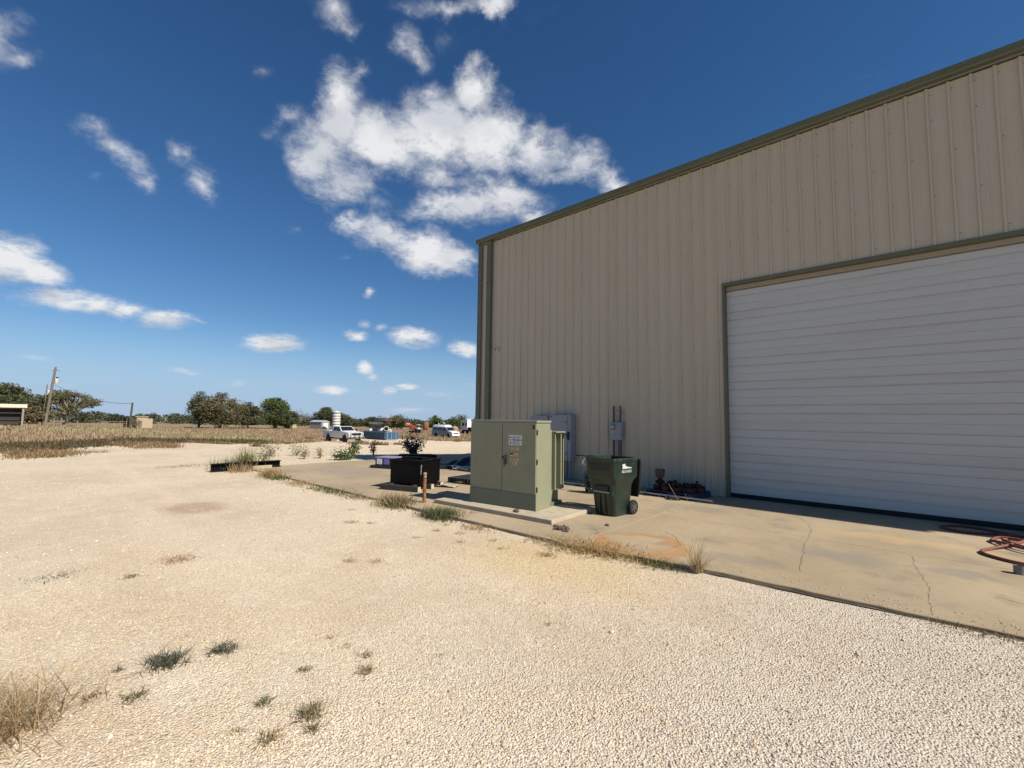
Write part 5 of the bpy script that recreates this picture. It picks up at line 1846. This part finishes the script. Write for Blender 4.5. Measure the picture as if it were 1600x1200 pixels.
# far treeline: one mass
def treeline():
    rng = np.random.default_rng(77)
    cs, cols = [], []
    for k in range(520):
        th = rng.uniform(R(128), R(192))
        r = rng.uniform(250, 340)
        x, y = YC[0] + r * math.cos(th), YC[1] + r * math.sin(th)
        h = rng.uniform(3.6, 5.4) * (1.0 + .12 * math.sin(th * 37) + .12 * math.sin(th * 83))
        w = rng.uniform(4, 9)
        n = 90
        p = rng.normal(size=(n, 3))
        p /= np.linalg.norm(p, axis=1)[:, None]
        p *= rng.uniform(.7, 1.05, (n, 1))
        c = np.stack([x + p[:, 0] * w / 2, y + p[:, 1] * w / 2, float(tz(x, y)) + h * (.45 + .5 * p[:, 2])], -1)
        cs.append(c)
        base = np.array([(.045, .062, .034), (.06, .075, .04), (.075, .08, .045), (.05, .058, .03)][rng.integers(0, 4)])
        cols.append(base[None] * rng.uniform(.7, 1.25, (n, 1)))
    c, cl = np.concatenate(cs), np.concatenate(cols)
    V, T, C = leaf_quads(c, .6, rng, cl)
    o = arr_mesh('treeline', V, T, LEAF, C, kind='stuff')
    tag(o, 'far dark green wood along the horizon', 'treeline')


treeline()

# ------------------------------------------------------------------ vehicles
CARW = pm('white_car_paint', (.70, .70, .69), .25, var=.02, dirt=((.45, .40, .32), .35, 1.2))
CARG = pm('tinted_glass', (.012, .014, .016), .06, spec=.7)
CHR = pm('chrome_trim', (.5, .5, .5), .2, .9)
LAMP = pm('lamp_lens', (.55, .53, .48), .15)
TYRE = pm('tyre_rubber', (.015, .015, .015), .85)
RIMM = pm('alloy_rim', (.3, .3, .3), .35, .7)
VAN_SHADED = pm('shaded_van_paint', (.26, .27, .31), .3, .2, var=.04, dirt=((.3, .27, .22), .35, 1.5))  # blue-grey of the van's stripes, with the shade on its sides put in


def arch(cx, r, z, n=10):
    return [(cx + r * math.cos(a), z + r * math.sin(a)) for a in np.linspace(math.pi, 0, n)]


def wheel(parent, x, y, r, w):
    X = Matrix.Translation((x, y, r)) @ Matrix.Rotation(R(90), 4, 'X')
    o = MB().lathe([(r * .62, -w / 2), (r * .94, -w / 2), (r, -w * .36), (r, w * .36), (r * .94, w / 2), (r * .62, w / 2)], 24, xf=X).build('wheel', TYRE, parent, smooth=35)
    rm = MB()
    rm.lathe([(r * .61, -w * .46), (r * .2, -w * .40), (r * .2, w * .40), (r * .61, w * .46)], 20, xf=X)
    rm.build('rim', RIMM, o, smooth=35)


pk = thing('pickup_truck', 'white crew-cab pickup truck with a black grille guard parked at the gravel edge', 'pickup truck', (-53.2, 16.2, float(tz(-53.2, 16.2))), R(2))
b = MB()
prof = [(-3.1, .62)] + [(-2.35, .62)] + arch(-1.85, .50, .62) + [(-1.3, .62), (1.35, .55)] + arch(1.98, .52, .58) + [(2.55, .58), (3.0, .60), (3.05, .95), (2.98, 1.22), (1.75, 1.36), (1.2, 1.38), (-.95, 1.38), (-.97, 1.02), (-3.08, 1.02)]
b.prism(prof, -.97, .97, 'y')
b.build('truck_body', CARW, pk)
bd = MB()
for s in (-1, 1):
    bd.prism([(-3.1, 1.02), (-.98, 1.02), (-.98, 1.40), (-3.1, 1.40)], s * .97, s * .89, 'y')
bd.box(-3.1, -3.03, -.89, .89, 1.021, 1.40)
bd.build('cargo_bed', CARW, pk)
cb = MB()
lo = [(-.95, 1.385), (1.28, 1.385)]
vs = [(-.95, -.95, 1.385), (1.28, -.95, 1.385), (1.28, .95, 1.385), (-.95, .95, 1.385), (-.80, -.78, 1.93), (.52, -.78, 1.95), (.52, .78, 1.95), (-.80, .78, 1.93)]
cb.add(vs, [(0, 3, 2, 1), (4, 5, 6, 7), (0, 1, 5, 4), (1, 2, 6, 5), (2, 3, 7, 6), (3, 0, 4, 7)])
cb.build('cab', CARW, pk)


def slab_quad(vs, nrm, off=.006, th=.01):
    n = Vector(nrm).normalized()
    a = [Vector(v) + n * off for v in vs]
    bq = [v + n * th for v in a]
    k = len(vs)
    m = MB()
    m.add(a + bq, [tuple(range(k)), tuple(range(2 * k - 1, k - 1, -1))] + [(i, (i + 1) % k, k + (i + 1) % k, k + i) for i in range(k)])
    return m


slab_quad([(1.22, -.86, 1.42), (1.22, .86, 1.42), (.57, .72, 1.90), (.57, -.72, 1.90)], (.6, 0, .8)).build('windshield', CARG, pk)
for s in (-1, 1):
    for xa, xb, ta, tb in ((-.72, .12, -.62, .08), (.2, 1.08, .17, .48)):
        slab_quad([(xa, s * .945, 1.42), (xb, s * .945, 1.42), (tb, s * .80, 1.88), (ta, s * .80, 1.88)], (0, s, .33)).build('side_window', CARG, pk)
    for xa, xb in ((-.90, .14), (.16, 1.22)):
        d_ = MB().box(xa, xb, min(s * .971, s * .978), max(s * .971, s * .978), .66, 1.375).build('door', CARW, pk)
        MB().box(xa + .06, xa + .26, min(s * .979, s * 1.0), max(s * .979, s * 1.0), 1.20, 1.24).build('door_handle', BLACKP, d_)
    mr = MB().box(1.0, 1.14, min(s * .98, s * 1.26), max(s * .98, s * 1.26), 1.38, 1.62, .02).build('side_mirror', BLACKP, pk)
    MB().box(2.99, 3.06, min(s * .62, s * .93), max(s * .62, s * .93), .98, 1.17, .01).build('headlight', LAMP, pk)
    wheel(pk, 1.98, s * .86, .42, .28)
    wheel(pk, -1.85, s * .86, .42, .28)
MB().box(2.97, 3.07, -.58, .58, .92, 1.20, .01).build('grille', BLACKP, pk)
MB().box(2.95, 3.22, -.98, .98, .50, .76, .02).build('front_bumper', CHR, pk)
MB().box(-3.28, -3.1, -.95, .95, .55, .75, .02).build('rear_bumper', CHR, pk)
gg = MB()
for z in (.55, .75, .95, 1.15):
    gg.cyl((3.26, -.75, z), (3.26, .75, z), .03, n=8)
for y_ in (-.85, -.3, .3, .85):
    gg.box(3.225, 3.30, y_ - .03, y_ + .03, .48, 1.26)
gg.build('grille_guard', BLACKP, pk)
MB().box(-2.6, 2.6, -.55, .55, .42, .60).build('chassis', BLACKP, pk)

vn = thing('van', 'white high-roof passenger van with shade-grey sides and a roof rack in the tall dry grass', 'van', (-75.0, 50.4, float(tz(-75, 50.4))), R(4))
vn.scale = (1.1, 1.1, 1.12)
b = MB()
prof = [(-2.8, .45), (-2.4, .45)] + arch(-1.75, .44, .45) + [(-1.2, .42), (1.1, .42)] + arch(1.75, .44, .45) + [(2.3, .45), (2.72, .48), (2.78, .9), (2.62, 1.12), (1.62, 1.32), (1.62, 1.34), (-2.8, 1.34)]
b.prism(prof, -.98, .98, 'y')
b.build('van_body', VAN_SHADED, vn)
b = MB()
vs = [(-2.8, -.98, 1.345), (1.66, -.98, 1.345), (1.66, .98, 1.345), (-2.8, .98, 1.345), (-2.75, -.88, 1.98), (.86, -.88, 2.0), (.86, .88, 2.0), (-2.75, .88, 1.98)]
b.add(vs, [(0, 3, 2, 1), (4, 5, 6, 7), (0, 1, 5, 4), (1, 2, 6, 5), (2, 3, 7, 6), (3, 0, 4, 7)])
b.build('upper_body', VAN_SHADED, vn)
b = MB()
b.loft([rrect(3.62, 1.78, .1, 2.0, cx=-.94), rrect(3.4, 1.6, .15, 2.32, cx=-1.05), rrect(3.1, 1.3, .2, 2.42, cx=-1.1)])
b.build('high_roof', CARW, vn, smooth=40)
b = MB()
b.prism([(1.64, 1.345), (2.62, 1.13), (2.79, .9), (2.74, .5), (2.0, .5), (2.0, 1.0)], -.985, .985, 'y')
b.build('hood', CARW, vn)
slab_quad([(1.60, -.86, 1.40), (1.60, .86, 1.40), (.92, .78, 1.96), (.92, -.78, 1.96)], (.6, 0, .75)).build('windshield', CARG, vn)
for s in (-1, 1):
    for xa, xb in ((-2.45, -1.98), (-1.85, -1.40), (-1.15, -.70), (-.58, -.12), (.15, 1.05)):
        slab_quad([(xa, s * .965, 1.38), (xb, s * .965, 1.38), (min(xb, .70), s * .892, 1.92), (xa, s * .892, 1.92)], (0, s, .16)).build('side_window', CARG, vn)
    MB().box(2.70, 2.80, min(s * .6, s * .93), max(s * .6, s * .93), .84, 1.0, .01).build('headlight', LAMP, vn)
    MB().box(1.05, 1.2, min(s * .99, s * 1.22), max(s * .99, s * 1.22), 1.36, 1.58, .02).build('side_mirror', BLACKP, vn)
    wheel(vn, 1.75, s * .86, .36, .24)
    wheel(vn, -1.75, s * .86, .36, .24)
MB().box(2.74, 2.81, -.5, .5, .80, .98, .005).build('grille', BLACKP, vn)
MB().box(2.68, 2.90, -.97, .97, .42, .62, .03).build('front_bumper', CARW, vn)
rk = MB()
for x_ in (-2.4, -1.6, -.8):
    rk.cyl((x_, -.75, 2.50), (x_, .75, 2.50), .025, n=6)
    rk.cyl((x_, -.75, 2.28), (x_, -.75, 2.50), .02, n=6)
    rk.cyl((x_, .75, 2.28), (x_, .75, 2.50), .02, n=6)
for y_ in (-.75, .75):
    rk.cyl((-2.5, y_, 2.50), (-.5, y_, 2.50), .025, n=6)
rk.build('roof_rack', BLACKP, vn)
MB().box(-1.3, -.2, -.5, .5, 2.52, 2.66, .02).build('roof_box', BLACKP, vn)
for x_ in (-2.2, -.75):
    MB().lathe([(.16, 0), (.16, .08), (.1, .16), (.03, .18)], 14, xf=Matrix.Translation((x_, .2, 2.44 if x_ < -1 else 2.66))).build('roof_vent', CARW, vn, smooth=40)

DB = pm('dumpster_blue', (.033, .072, .125), .55, var=.12, scale=2, dirt=((.12, .1, .09), .5, 3))
DBL = pm('dumpster_rail_blue', (.15, .25, .36), .5, var=.1, dirt=((.2, .16, .12), .3, 5))
DBM = pm('dumpster_rib_blue', (.075, .14, .21), .5, var=.1)
dp = thing('dumpster', 'long blue open-top roll-off dumpster with vertical ribs, heaped with scrap', 'dumpster', (-69.0, 31.2, float(tz(-69, 31.2))), R(0))
LX, WY, HZ = 3.5, 1.2, 1.32
b = MB()
b.box(-LX, LX, -WY, -WY + .04, .18, HZ)
b.box(-LX, LX, WY - .04, WY, .18, HZ)
b.box(-LX, -LX + .04, -WY + .041, WY - .041, .18, HZ)
b.box(-LX + .041, LX - .041, -WY + .041, WY - .041, .18, .23)
b.build('container_body', DB, dp)
eg = MB().box(LX - .04, LX, -WY + .041, WY - .041, .18, HZ).build('end_gate', DB, dp)
for y_ in (-.95, -.15, .68):
    MB().box(LX + .001, LX + .09, y_ - .055, y_ + .055, .2, HZ - .02).build('gate_rib', DBL, eg)
rl = MB()
rl.box(-LX - .06, LX + .06, -WY - .07, -WY + .03, HZ + .001, HZ + .10)
rl.box(-LX - .06, LX + .06, WY - .03, WY + .07, HZ + .001, HZ + .10)
rl.box(LX - .02, LX + .10, -WY + .031, WY - .031, HZ + .001, HZ + .10)
rl.box(-LX - .06, -LX + .04, -WY + .031, WY - .031, HZ + .001, HZ + .10)
rl.box(LX + .001, LX + .10, -WY + .0, WY, .08, .19)
rl.build('top_rail', DBL, dp)
for k in range(14):
    x_ = -LX + .12 + k * (2 * LX - .3) / 13
    for s in (-1, 1):
        MB().box(x_, x_ + .10, min(s * (WY + .001), s * (WY + .11)), max(s * (WY + .001), s * (WY + .11)), .19, HZ).build('side_rib', DBM, dp)
MB().box(-LX, LX, -.6, -.45, .05, .178).build('floor_rail', DB, dp)
MB().box(-LX, LX, .45, .6, .05, .178).build('floor_rail', DB, dp)
gz = float(tz(-69, 31.2))
DX, DY = -69.0, 31.2
SCRAP = pm('scrap_grey_metal', (.11, .11, .11), .55, .3, var=.35, scale=2, dirt=((.1, .06, .04), .6, 3))
SCRW = pm('scrap_white_enamel', (.55, .55, .53), .4, var=.1, dirt=((.25, .16, .1), .4, 4))


def scrap(name, label, mb, mat, x, y, z, rz=0, smooth=None, cat='scrap'):
    o = mb.build(name, mat, smooth=smooth)
    o.location = (DX + x, DY + y, gz + z)
    o.rotation_euler = (0, 0, rz)
    return tag(o, label, cat)


MB2 = MB
m = MB()
m.box(-1.7, 1.5, -.9, .9, 0, .5, .05)
m.box(-1.2, .6, -.7, .7, .5, .95, .05)
scrap('machine_block', 'dark grey machine body in the middle of the scrap on the blue dumpster', m, SCRAP, .1, .1, 1.0, .1, cat='machine')
m = MB()
for q, (x_, y_, z_) in enumerate([(-.6, -.5, 1.45), (.1, -.4, 1.5), (.5, .3, 1.45), (-.9, .4, 1.5)]):
    m.box(x_ - .35, x_ + .35, y_ - .3, y_ + .3, z_, z_ + .45 + .1 * q, .06, xf=Matrix.Rotation(.2 * q, 4, 'Z'))
m.tube([(-1.3, -.6, 1.4), (-.4, .2, 2.15), (.7, .4, 2.2)], .07, 8)
m.tube([(-1.0, .6, 1.4), (-.2, -.3, 2.2), (.5, -.6, 1.9)], .06, 8)
m.cyl((.4, 0, 1.4), (.4, 0, 2.4), .09)
m.cyl((-.5, 0, 1.4), (-.5, 0, 2.4), .07)
scrap('engine_scrap', 'jumbled grey engine and pipe scrap standing above the blue dumpster', m, SCRAP, .2, .1, .0, .1, cat='machine')
m = MB().box(-2.2, 1.3, -.9, .9, 0, .12, .02)
scrap('scrap_sheet', 'long dark flat panel lying on top of the scrap heap', m, pm('dark_blue_grey_panel', (.05, .065, .085), .5, .3), -.3, .3, 3.05, .15, cat='panel')
m = MB().box(-1.4, .7, -.6, .6, 0, .34, .03)
scrap('light_panel', 'pale blue-white sheet under the dark panel on the scrap heap', m, pm('pale_sheet', (.45, .48, .52), .45, .2), -1.1, -.1, 2.62, .12, cat='panel')
m = MB().lathe([(1.05, 0), (1.0, .05), (.65, .22), (.3, .36), (.1, .4)], 8)
scrap('rusty_hood', 'rust-red shallow cone on top of the scrap heap', m, pm('rust_red_sheet', (.10, .035, .025), .75, var=.2), .9, .5, 3.18, 0, cat='cover')
m = MB()
m.lathe([(.42, -.9), (.42, .9), (.36, .9), (.36, -.8)], 18, xf=Matrix.Rotation(R(78), 4, 'Y'))
scrap('duct_pipe', 'big white duct pipe with a dark open end on the scrap heap', m, SCRW, 1.9, -.2, 1.75, -.5, 40, 'pipe')
for i, (x_, y_, s_, lb) in enumerate([(-1.9, -.6, .5, 'white tank end at the left of the scrap in the dumpster'), (1.3, -.6, .55, 'large round white drum at the dumpster front rail'), (2.5, .1, .42, 'cream coloured drum at the right end of the dumpster')]):
    m = MB().lathe([(.3 * s_, -.9 * s_), (.75 * s_, -.75 * s_), (.85 * s_, 0), (.75 * s_, .75 * s_), (.3 * s_, .9 * s_)], 16, xf=Matrix.Rotation(R(70), 4, 'Y') @ Matrix.Rotation(.4, 4, 'X'))
    scrap('drum', lb, m, SCRW if i < 2 else pm('cream_enamel', (.5, .42, .28), .45), x_, y_, 1.45, .5 * i, 40, 'drum')
m = MB()
for q in range(6):
    m.tube([(random.uniform(-2.6, 2.6), random.uniform(-.9, .9), 1.1), (random.uniform(-2, 2.6), random.uniform(-.9, .9), 1.9)], .06, 6)
scrap('pipe_scrap', 'loose grey pipes sticking out of the dumpster', m, SCRAP, 0, 0, 0, 0, 40, 'pipes')

ORG = pm('orange_machine_paint', (.52, .12, .04), .5, var=.15, dirt=((.3, .2, .15), .5, 2))
om = thing('tractor', 'orange tractor with a white cab and raised loader arm far beyond the gravel', 'tractor', (-106.0, 64.9, float(tz(-106, 65.6))), R(200))
om.scale = (.72, .72, .85)
MB().box(-1.0, 2.2, -.55, .55, 1.3, 2.2, .08).build('tractor_hood', ORG, om)
cbn = MB().box(-2.0, -.8, -.8, .8, 1.4, 2.0, .05).build('cab', SCRW, om)
MB().box(-2.0, -.8, -.8, .8, 2.75, 2.95, .05).build('cab_roof', SCRW, om)
for x_ in (-1.95, -.9):
    for y_ in (-.72, .72):
        MB().box(x_ - .05, x_ + .05, y_ - .05, y_ + .05, 2.0, 2.75).build('cab_post', BLACKP, om)
MB().tube([(-.9, .9, 1.9), (1.2, .9, 2.6), (3.2, .9, 3.0)], .14, 6).build('loader_arm', ORG, om)
MB().tube([(-.9, -.9, 1.9), (1.2, -.9, 2.6), (3.2, -.9, 3.0)], .14, 6).build('loader_arm', ORG, om)
MB().prism([(3.0, 2.6), (3.9, 2.7), (3.7, 3.4), (3.1, 3.4)], -1.2, 1.2, 'y').build('loader_bucket', pm('faded_red', (.5, .22, .15), .6), om)
for s in (-1, 1):
    wheel(om, -1.3, s * 1.0, .85, .45)
    wheel(om, 1.6, s * .9, .55, .35)
rt = thing('storage_tank', 'rusty red-brown tank on legs right of the orange tractor', 'tank', (-104.5, 67.5, float(tz(-103.5, 68.9))))
rt.scale = (.75, .75, .85)
MB().lathe([(.2, 1.2), (1.0, 1.5), (1.15, 1.8), (1.15, 3.4), (1.0, 3.8), (.2, 3.95)], 18).build('tank_shell', pm('red_brown_rust', (.24, .085, .045), .8, var=.25, scale=2), rt, smooth=35)
for a in range(4):
    MB().cyl((math.cos(a * 1.57 + .7) * .9, math.sin(a * 1.57 + .7) * .9, 0), (math.cos(a * 1.57 + .7) * .9, math.sin(a * 1.57 + .7) * .9, 1.7), .07).build('tank_leg', STEEL, rt)
sm_ = thing('semi_truck', 'white semi truck cab with black chassis half hidden by the building corner', 'semi truck', (-100.0, 79.6, float(tz(-100, 79.6))), R(185))
b = MB()
b.prism([(.2, 1.25), (1.9, 1.25), (1.95, 2.2), (1.7, 3.9), (.9, 4.25), (-.6, 4.3), (-.6, 1.25)], -1.2, 1.2, 'y')
b.build('truck_cab', CARW, sm_)
slab_quad([(1.94, -1.0, 2.35), (1.94, 1.0, 2.35), (1.78, 1.0, 3.4), (1.78, -1.0, 3.4)], (1, 0, .15)).build('windshield', CARG, sm_)
for s in (-1, 1):
    for xa, xb in ((.55, 1.45), (-.45, .1)):
        MB().box(xa, xb, min(s * 1.201, s * 1.22), max(s * 1.201, s * 1.22), 2.35, 3.35).build('side_window', CARG, sm_)
MB().box(-5.5, 2.1, -.5, .5, .75, 1.24).build('chassis', BLACKP, sm_)
MB().box(-1.9, -.7, -1.1, 1.1, 1.0, 2.0, .05).build('fuel_tank', BLACKP, sm_)
MB().box(-3.6, -1.95, -.95, .95, 1.25, 2.3, .1).build('fifth_wheel_gear', BLACKP, sm_)
for x_ in (1.3, -3.2, -4.5):
    for s in (-1, 1):
        wheel(sm_, x_, s * .95, .52, .35)
jt = thing('rusty_drum', 'faded pink-brown drum between the van and the white semi truck', 'drum', (-101.0, 75.2, float(tz(-101, 74.4))))
jt.scale = (.75, .75, .85)
MB().lathe([(.3, 0), (1.3, .2), (1.45, 1.0), (1.35, 2.1), (.6, 2.6), (.2, 2.7)], 16).build('drum_shell', pm('pink_rust', (.34, .2, .16), .8, var=.2), jt, smooth=35)

# ------------------------------------------------------------------ silo, sheds, huts
SILO = pm('silo_white', (.66, .66, .62), .5, .1, var=.06, scale=2, dirt=((.4, .36, .3), .4, 2))
SEAM = pm('silo_seam', (.16, .16, .15), .6)
si = thing('silo', 'white ribbed steel silo standing before dark trees', 'silo', (-151.8, 64.9, float(tz(-151.8, 64.9))))
MB().lathe([(1.36, 0), (1.36, 6.1), (1.30, 6.18), (.25, 6.55)], 28).build('silo_shell', SILO, si, smooth=30)
for k in range(6):
    MB().lathe([(1.362, .75 + k * .95), (1.42, .80 + k * .95), (1.42, 1.02 + k * .95), (1.362, 1.07 + k * .95)], 28).build('band', SEAM, si, smooth=30)
MB().lathe([(1.44, 6.0), (1.44, 6.1), (1.37, 6.1), (1.37, 6.0)], 28).build('rim', STEEL, si)
SHEDM = pm('pale_shed_sheet', (.28, .28, .285), .5, .2, var=.08, stretch=(4, 4, .3))
sh_ = thing('metal_shed', 'pale grey metal shed left of the white silo', 'shed', (-161.5, 63.6, float(tz(-161.5, 63.6))), R(18))
sh_.scale = (.85, .85, .85)
MB().box(-3.4, 3.4, -2.2, 2.2, 0, 3.0).build('wall', SHEDM, sh_)
MB().prism([(-2.45, 3.02), (2.45, 3.02), (0, 3.75)], -3.5, 3.5, 'x').build('roof', pm('shed_roof', (.5, .5, .5), .45, .3), sh_)
MB().box(3.405, 3.44, -1.3, 1.3, .02, 2.6).build('shed_door', CARW, sh_)
bh = thing('small_hut', 'small low hut with a red-brown roof right of the tree group', 'hut', (-170.0, 56.8, float(tz(-170, 56.8))), R(15))
MB().box(-1.6, 1.6, -1.3, 1.3, 0, 2.0).build('wall', pm('tan_render', (.42, .3, .19), .85, var=.12), bh)
MB().prism([(-1.6, 2.02), (1.6, 2.02), (0, 2.8)], -1.8, 1.8, 'x').build('roof', pm('red_brown_roof', (.2, .09, .06), .8), bh)
hu = thing('tan_hut', 'tan concrete hut with a flat roof in two blocks behind the short pole', 'hut', (-147.8, 11.2, float(tz(-147.8, 11.2))), R(6))
TANH = pm('tan_block_wall', (.37, .295, .205), .85, var=.1)
MB().box(-1.6, 1.6, -1.5, .8, 0, 2.9).build('wall', TANH, hu)
MB().box(-1.8, 1.8, -1.8, .9, 2.903, 3.08).build('roof', pm('hut_roof', (.3, .26, .2), .8), hu)
MB().box(-1.1, 1.3, .802, 1.9, 0, 2.45).build('annex', TANH, hu)
MB().box(1.605, 1.63, -1.2, -.4, .05, 1.9).build('hut_door', pm('brown_door', (.12, .08, .05), .7), hu)
dk = thing('dark_lean_to', 'dark open lean-to on the left of the tan hut', 'shed', (-148.6, 8.6, float(tz(-148.6, 8.6))), R(6))
MB().box(-1.4, 1.4, -.7, .75, 2.5, 2.8).build('roof', BLACKP, dk)
for x_ in (-1.3, 1.3):
    MB().box(x_ - .08, x_ + .08, -.65, -.5, 0, 2.5).build('post', BARK, dk)
MB().box(-1.4, -1.3, -.45, .7, 0, 2.5).build('back_wall', BARK, dk)
shrub('grey_bush', 'loose grey-green bush in front of the tan hut', -144.5, 9.6, 2.3, 3.2, 10, 420, .14, [(.2, .19, .12), (.15, .15, .08), (.26, .23, .15)], 501, 'bush')
# open shed at the far left
WOODD = pm('weathered_boards', (.04, .033, .03), .9, var=.3, scale=2, stretch=(1, 6, .6))
PALEF = pm('pale_roof_edge', (.60, .56, .44), .5, var=.06)
gs = float(tz(-92, -15))
ls = thing('open_shed', 'low open-front shed with a pale roof edge and dark plank walls at the far left', 'shed', (-92.0, -10.3, gs))
MB().prism([(.25, 2.45), (.25, 2.93), (-5.6, 2.35), (-5.6, 1.95)], -14, .35, 'y').build('roof', PALEF, ls)
for k in range(8):
    MB().box(-1.35, -1.28, -13.8, .05, .02 + k * .285, .30 + k * .285).build('plank', WOODD, ls)
for k in range(7):
    MB().box(-5.3, -.3, .1, .15, .1 + k * .31, .38 + k * .31).build('plank', WOODD, ls)
for y_ in (-13.5, -9, -4.5, 0):
    MB().box(-.1, .1, y_ - .1, y_ + .1, 0, 2.44).build('post', BARKP, ls)
for k in range(3):
    MB().box(-.15, -.11, -13.4, -.15, .45 + k * .6, .58 + k * .6).build('rail', WOODD, ls)

# ------------------------------------------------------------------ utility poles, wire, fence
POLE = pm('weathered_pole_wood', (.16, .125, .09), .9, var=.25, scale=2, stretch=(3, 3, .3))
up = thing('utility_pole', 'tall weathered wooden utility pole with a white transformer can', 'utility pole', (-126.9, -6.75, float(tz(-126.9, -6.75))))
MB().tube([(0, 0, 0), (.0, .35, 6), (.0, .75, 11.6)], [.24, .21, .17], 10).build('pole', POLE, up, smooth=50)
MB().lathe([(.27, 0), (.30, .06), (.30, .85), (.22, .95), (.1, 1.0)], 16, xf=Matrix.Translation((.1, 1.05, 8.35))).build('transformer_can', SCRW, up, smooth=35)
MB().box(.0, .12, .9, 1.25, 9.3, 9.65).build('can_bracket', BLACKP, up)
MB().box(-.05, .05, .2, 1.5, 10.9, 11.0).build('cross_arm', POLE, up)
for y_ in (.25, 1.45):
    MB().lathe([(.05, 11.0), (.07, 11.08), (.04, 11.2)], 8, xf=Matrix.Translation((0, y_, 0))).build('insulator', SCRW, up)
u2 = MB().tube([(0, 0, 0), (.0, .08, 2.8), (.0, .2, 5.6)], [.2, .18, .16], 10).build('short_pole', pm('dark_pole_wood', (.07, .055, .045), .9, var=.25), smooth=50)
u2.location = (-123.8, 5.55, float(tz(-123.8, 5.55)))
tag(u2, 'short dark wooden pole standing beside the pipe gate', 'pole')
a, c = Vector((-126.85, -5.9, 7.2)), Vector((-123.8, 5.7, 3.9))
wp = [a.lerp(c, t) - Vector((0, 0, 4 * 1.05 * t * (1 - t))) for t in np.linspace(0, 1, 24)]
o = MB().tube(wp, .04, 5).build('overhead_wire', BLACKP)
tag(o, 'sagging overhead wire from the tall utility pole to the short pole', 'wire')
tp = thing('thin_pole', 'thin far pole with a white insulator seen just left of the utility pole', 'pole', (-150.5, -6.4, float(tz(-150.5, -6.4))))
MB().tube([(0, 0, 0), (.0, .3, 9.4)], [.13, .10], 8).build('pole', POLE, tp)
MB().box(-.15, .15, .5, .95, 7.55, 8.15, .05).build('insulator_box', SCRW, tp)
POST = pm('pale_fence_wood', (.22, .185, .14), .9, var=.2, scale=4)
GATEM = pm('gate_tan_paint', (.26, .21, .14), .6)
pg = thing('pipe_gate', 'low tubular steel farm gate left of the short pole', 'gate', (-124.5, 1.2, float(tz(-124.5, 3))))
for z in (.35, .75, 1.15, 1.5):
    MB().cyl((0, 0, z), (.35, 3.9, z), .04).build('rail', GATEM, pg)
for t in (0, .5, 1):
    MB().cyl((.35 * t, 3.9 * t, .2), (.35 * t, 3.9 * t, 1.52), .045).build('upright', GATEM, pg)
fp = [(-108.0, -10.4, 1.9, .16, 'fence post in front of the open shed, a leaning pale one'), (-112.0, -7.3, 2.1, .14, 'tall pale gate post left of the utility pole foot'), (-112.5, -6.3, 1.5, .12, 'pale cross-shaped post at the foot of the utility pole'), (-112.0, -5.4, 1.6, .14, 'pale gate post just right of the cross-shaped post')]
for x, y, h_, r_, lb in fp:
    o = MB().tube([(0, 0, 0), (.02, .05, h_)], [r_, r_ * .8], 8)
    if 'cross' in lb:
        o.box(-.06, .06, -.5, .5, h_ * .62, h_ * .62 + .16)
    o = o.build('fence_post', POST)
    o.location = (x, y, float(tz(x, y)))
    tag(o, lb, 'fence post')
f0 = MB().cyl((0, 0, 0), (0, 0, 1.35), .11, .10, 8).build('fence_post', POST)
for i in range(11):
    o = f0 if i == 0 else f0.copy()
    if i:
        COL.objects.link(o)
    t = i / 10 + random.uniform(-.035, .035)
    x, y = -118 - 30 * t, -2.6 + 38 * t
    o.location = (x, y, float(tz(x, y)))
    o.rotation_euler = (random.uniform(-.04, .04), random.uniform(-.04, .04), 0)
    tag(o, 'short pale wooden fence post in the row along the far field edge', 'fence post', 'fence posts along the far field edge')
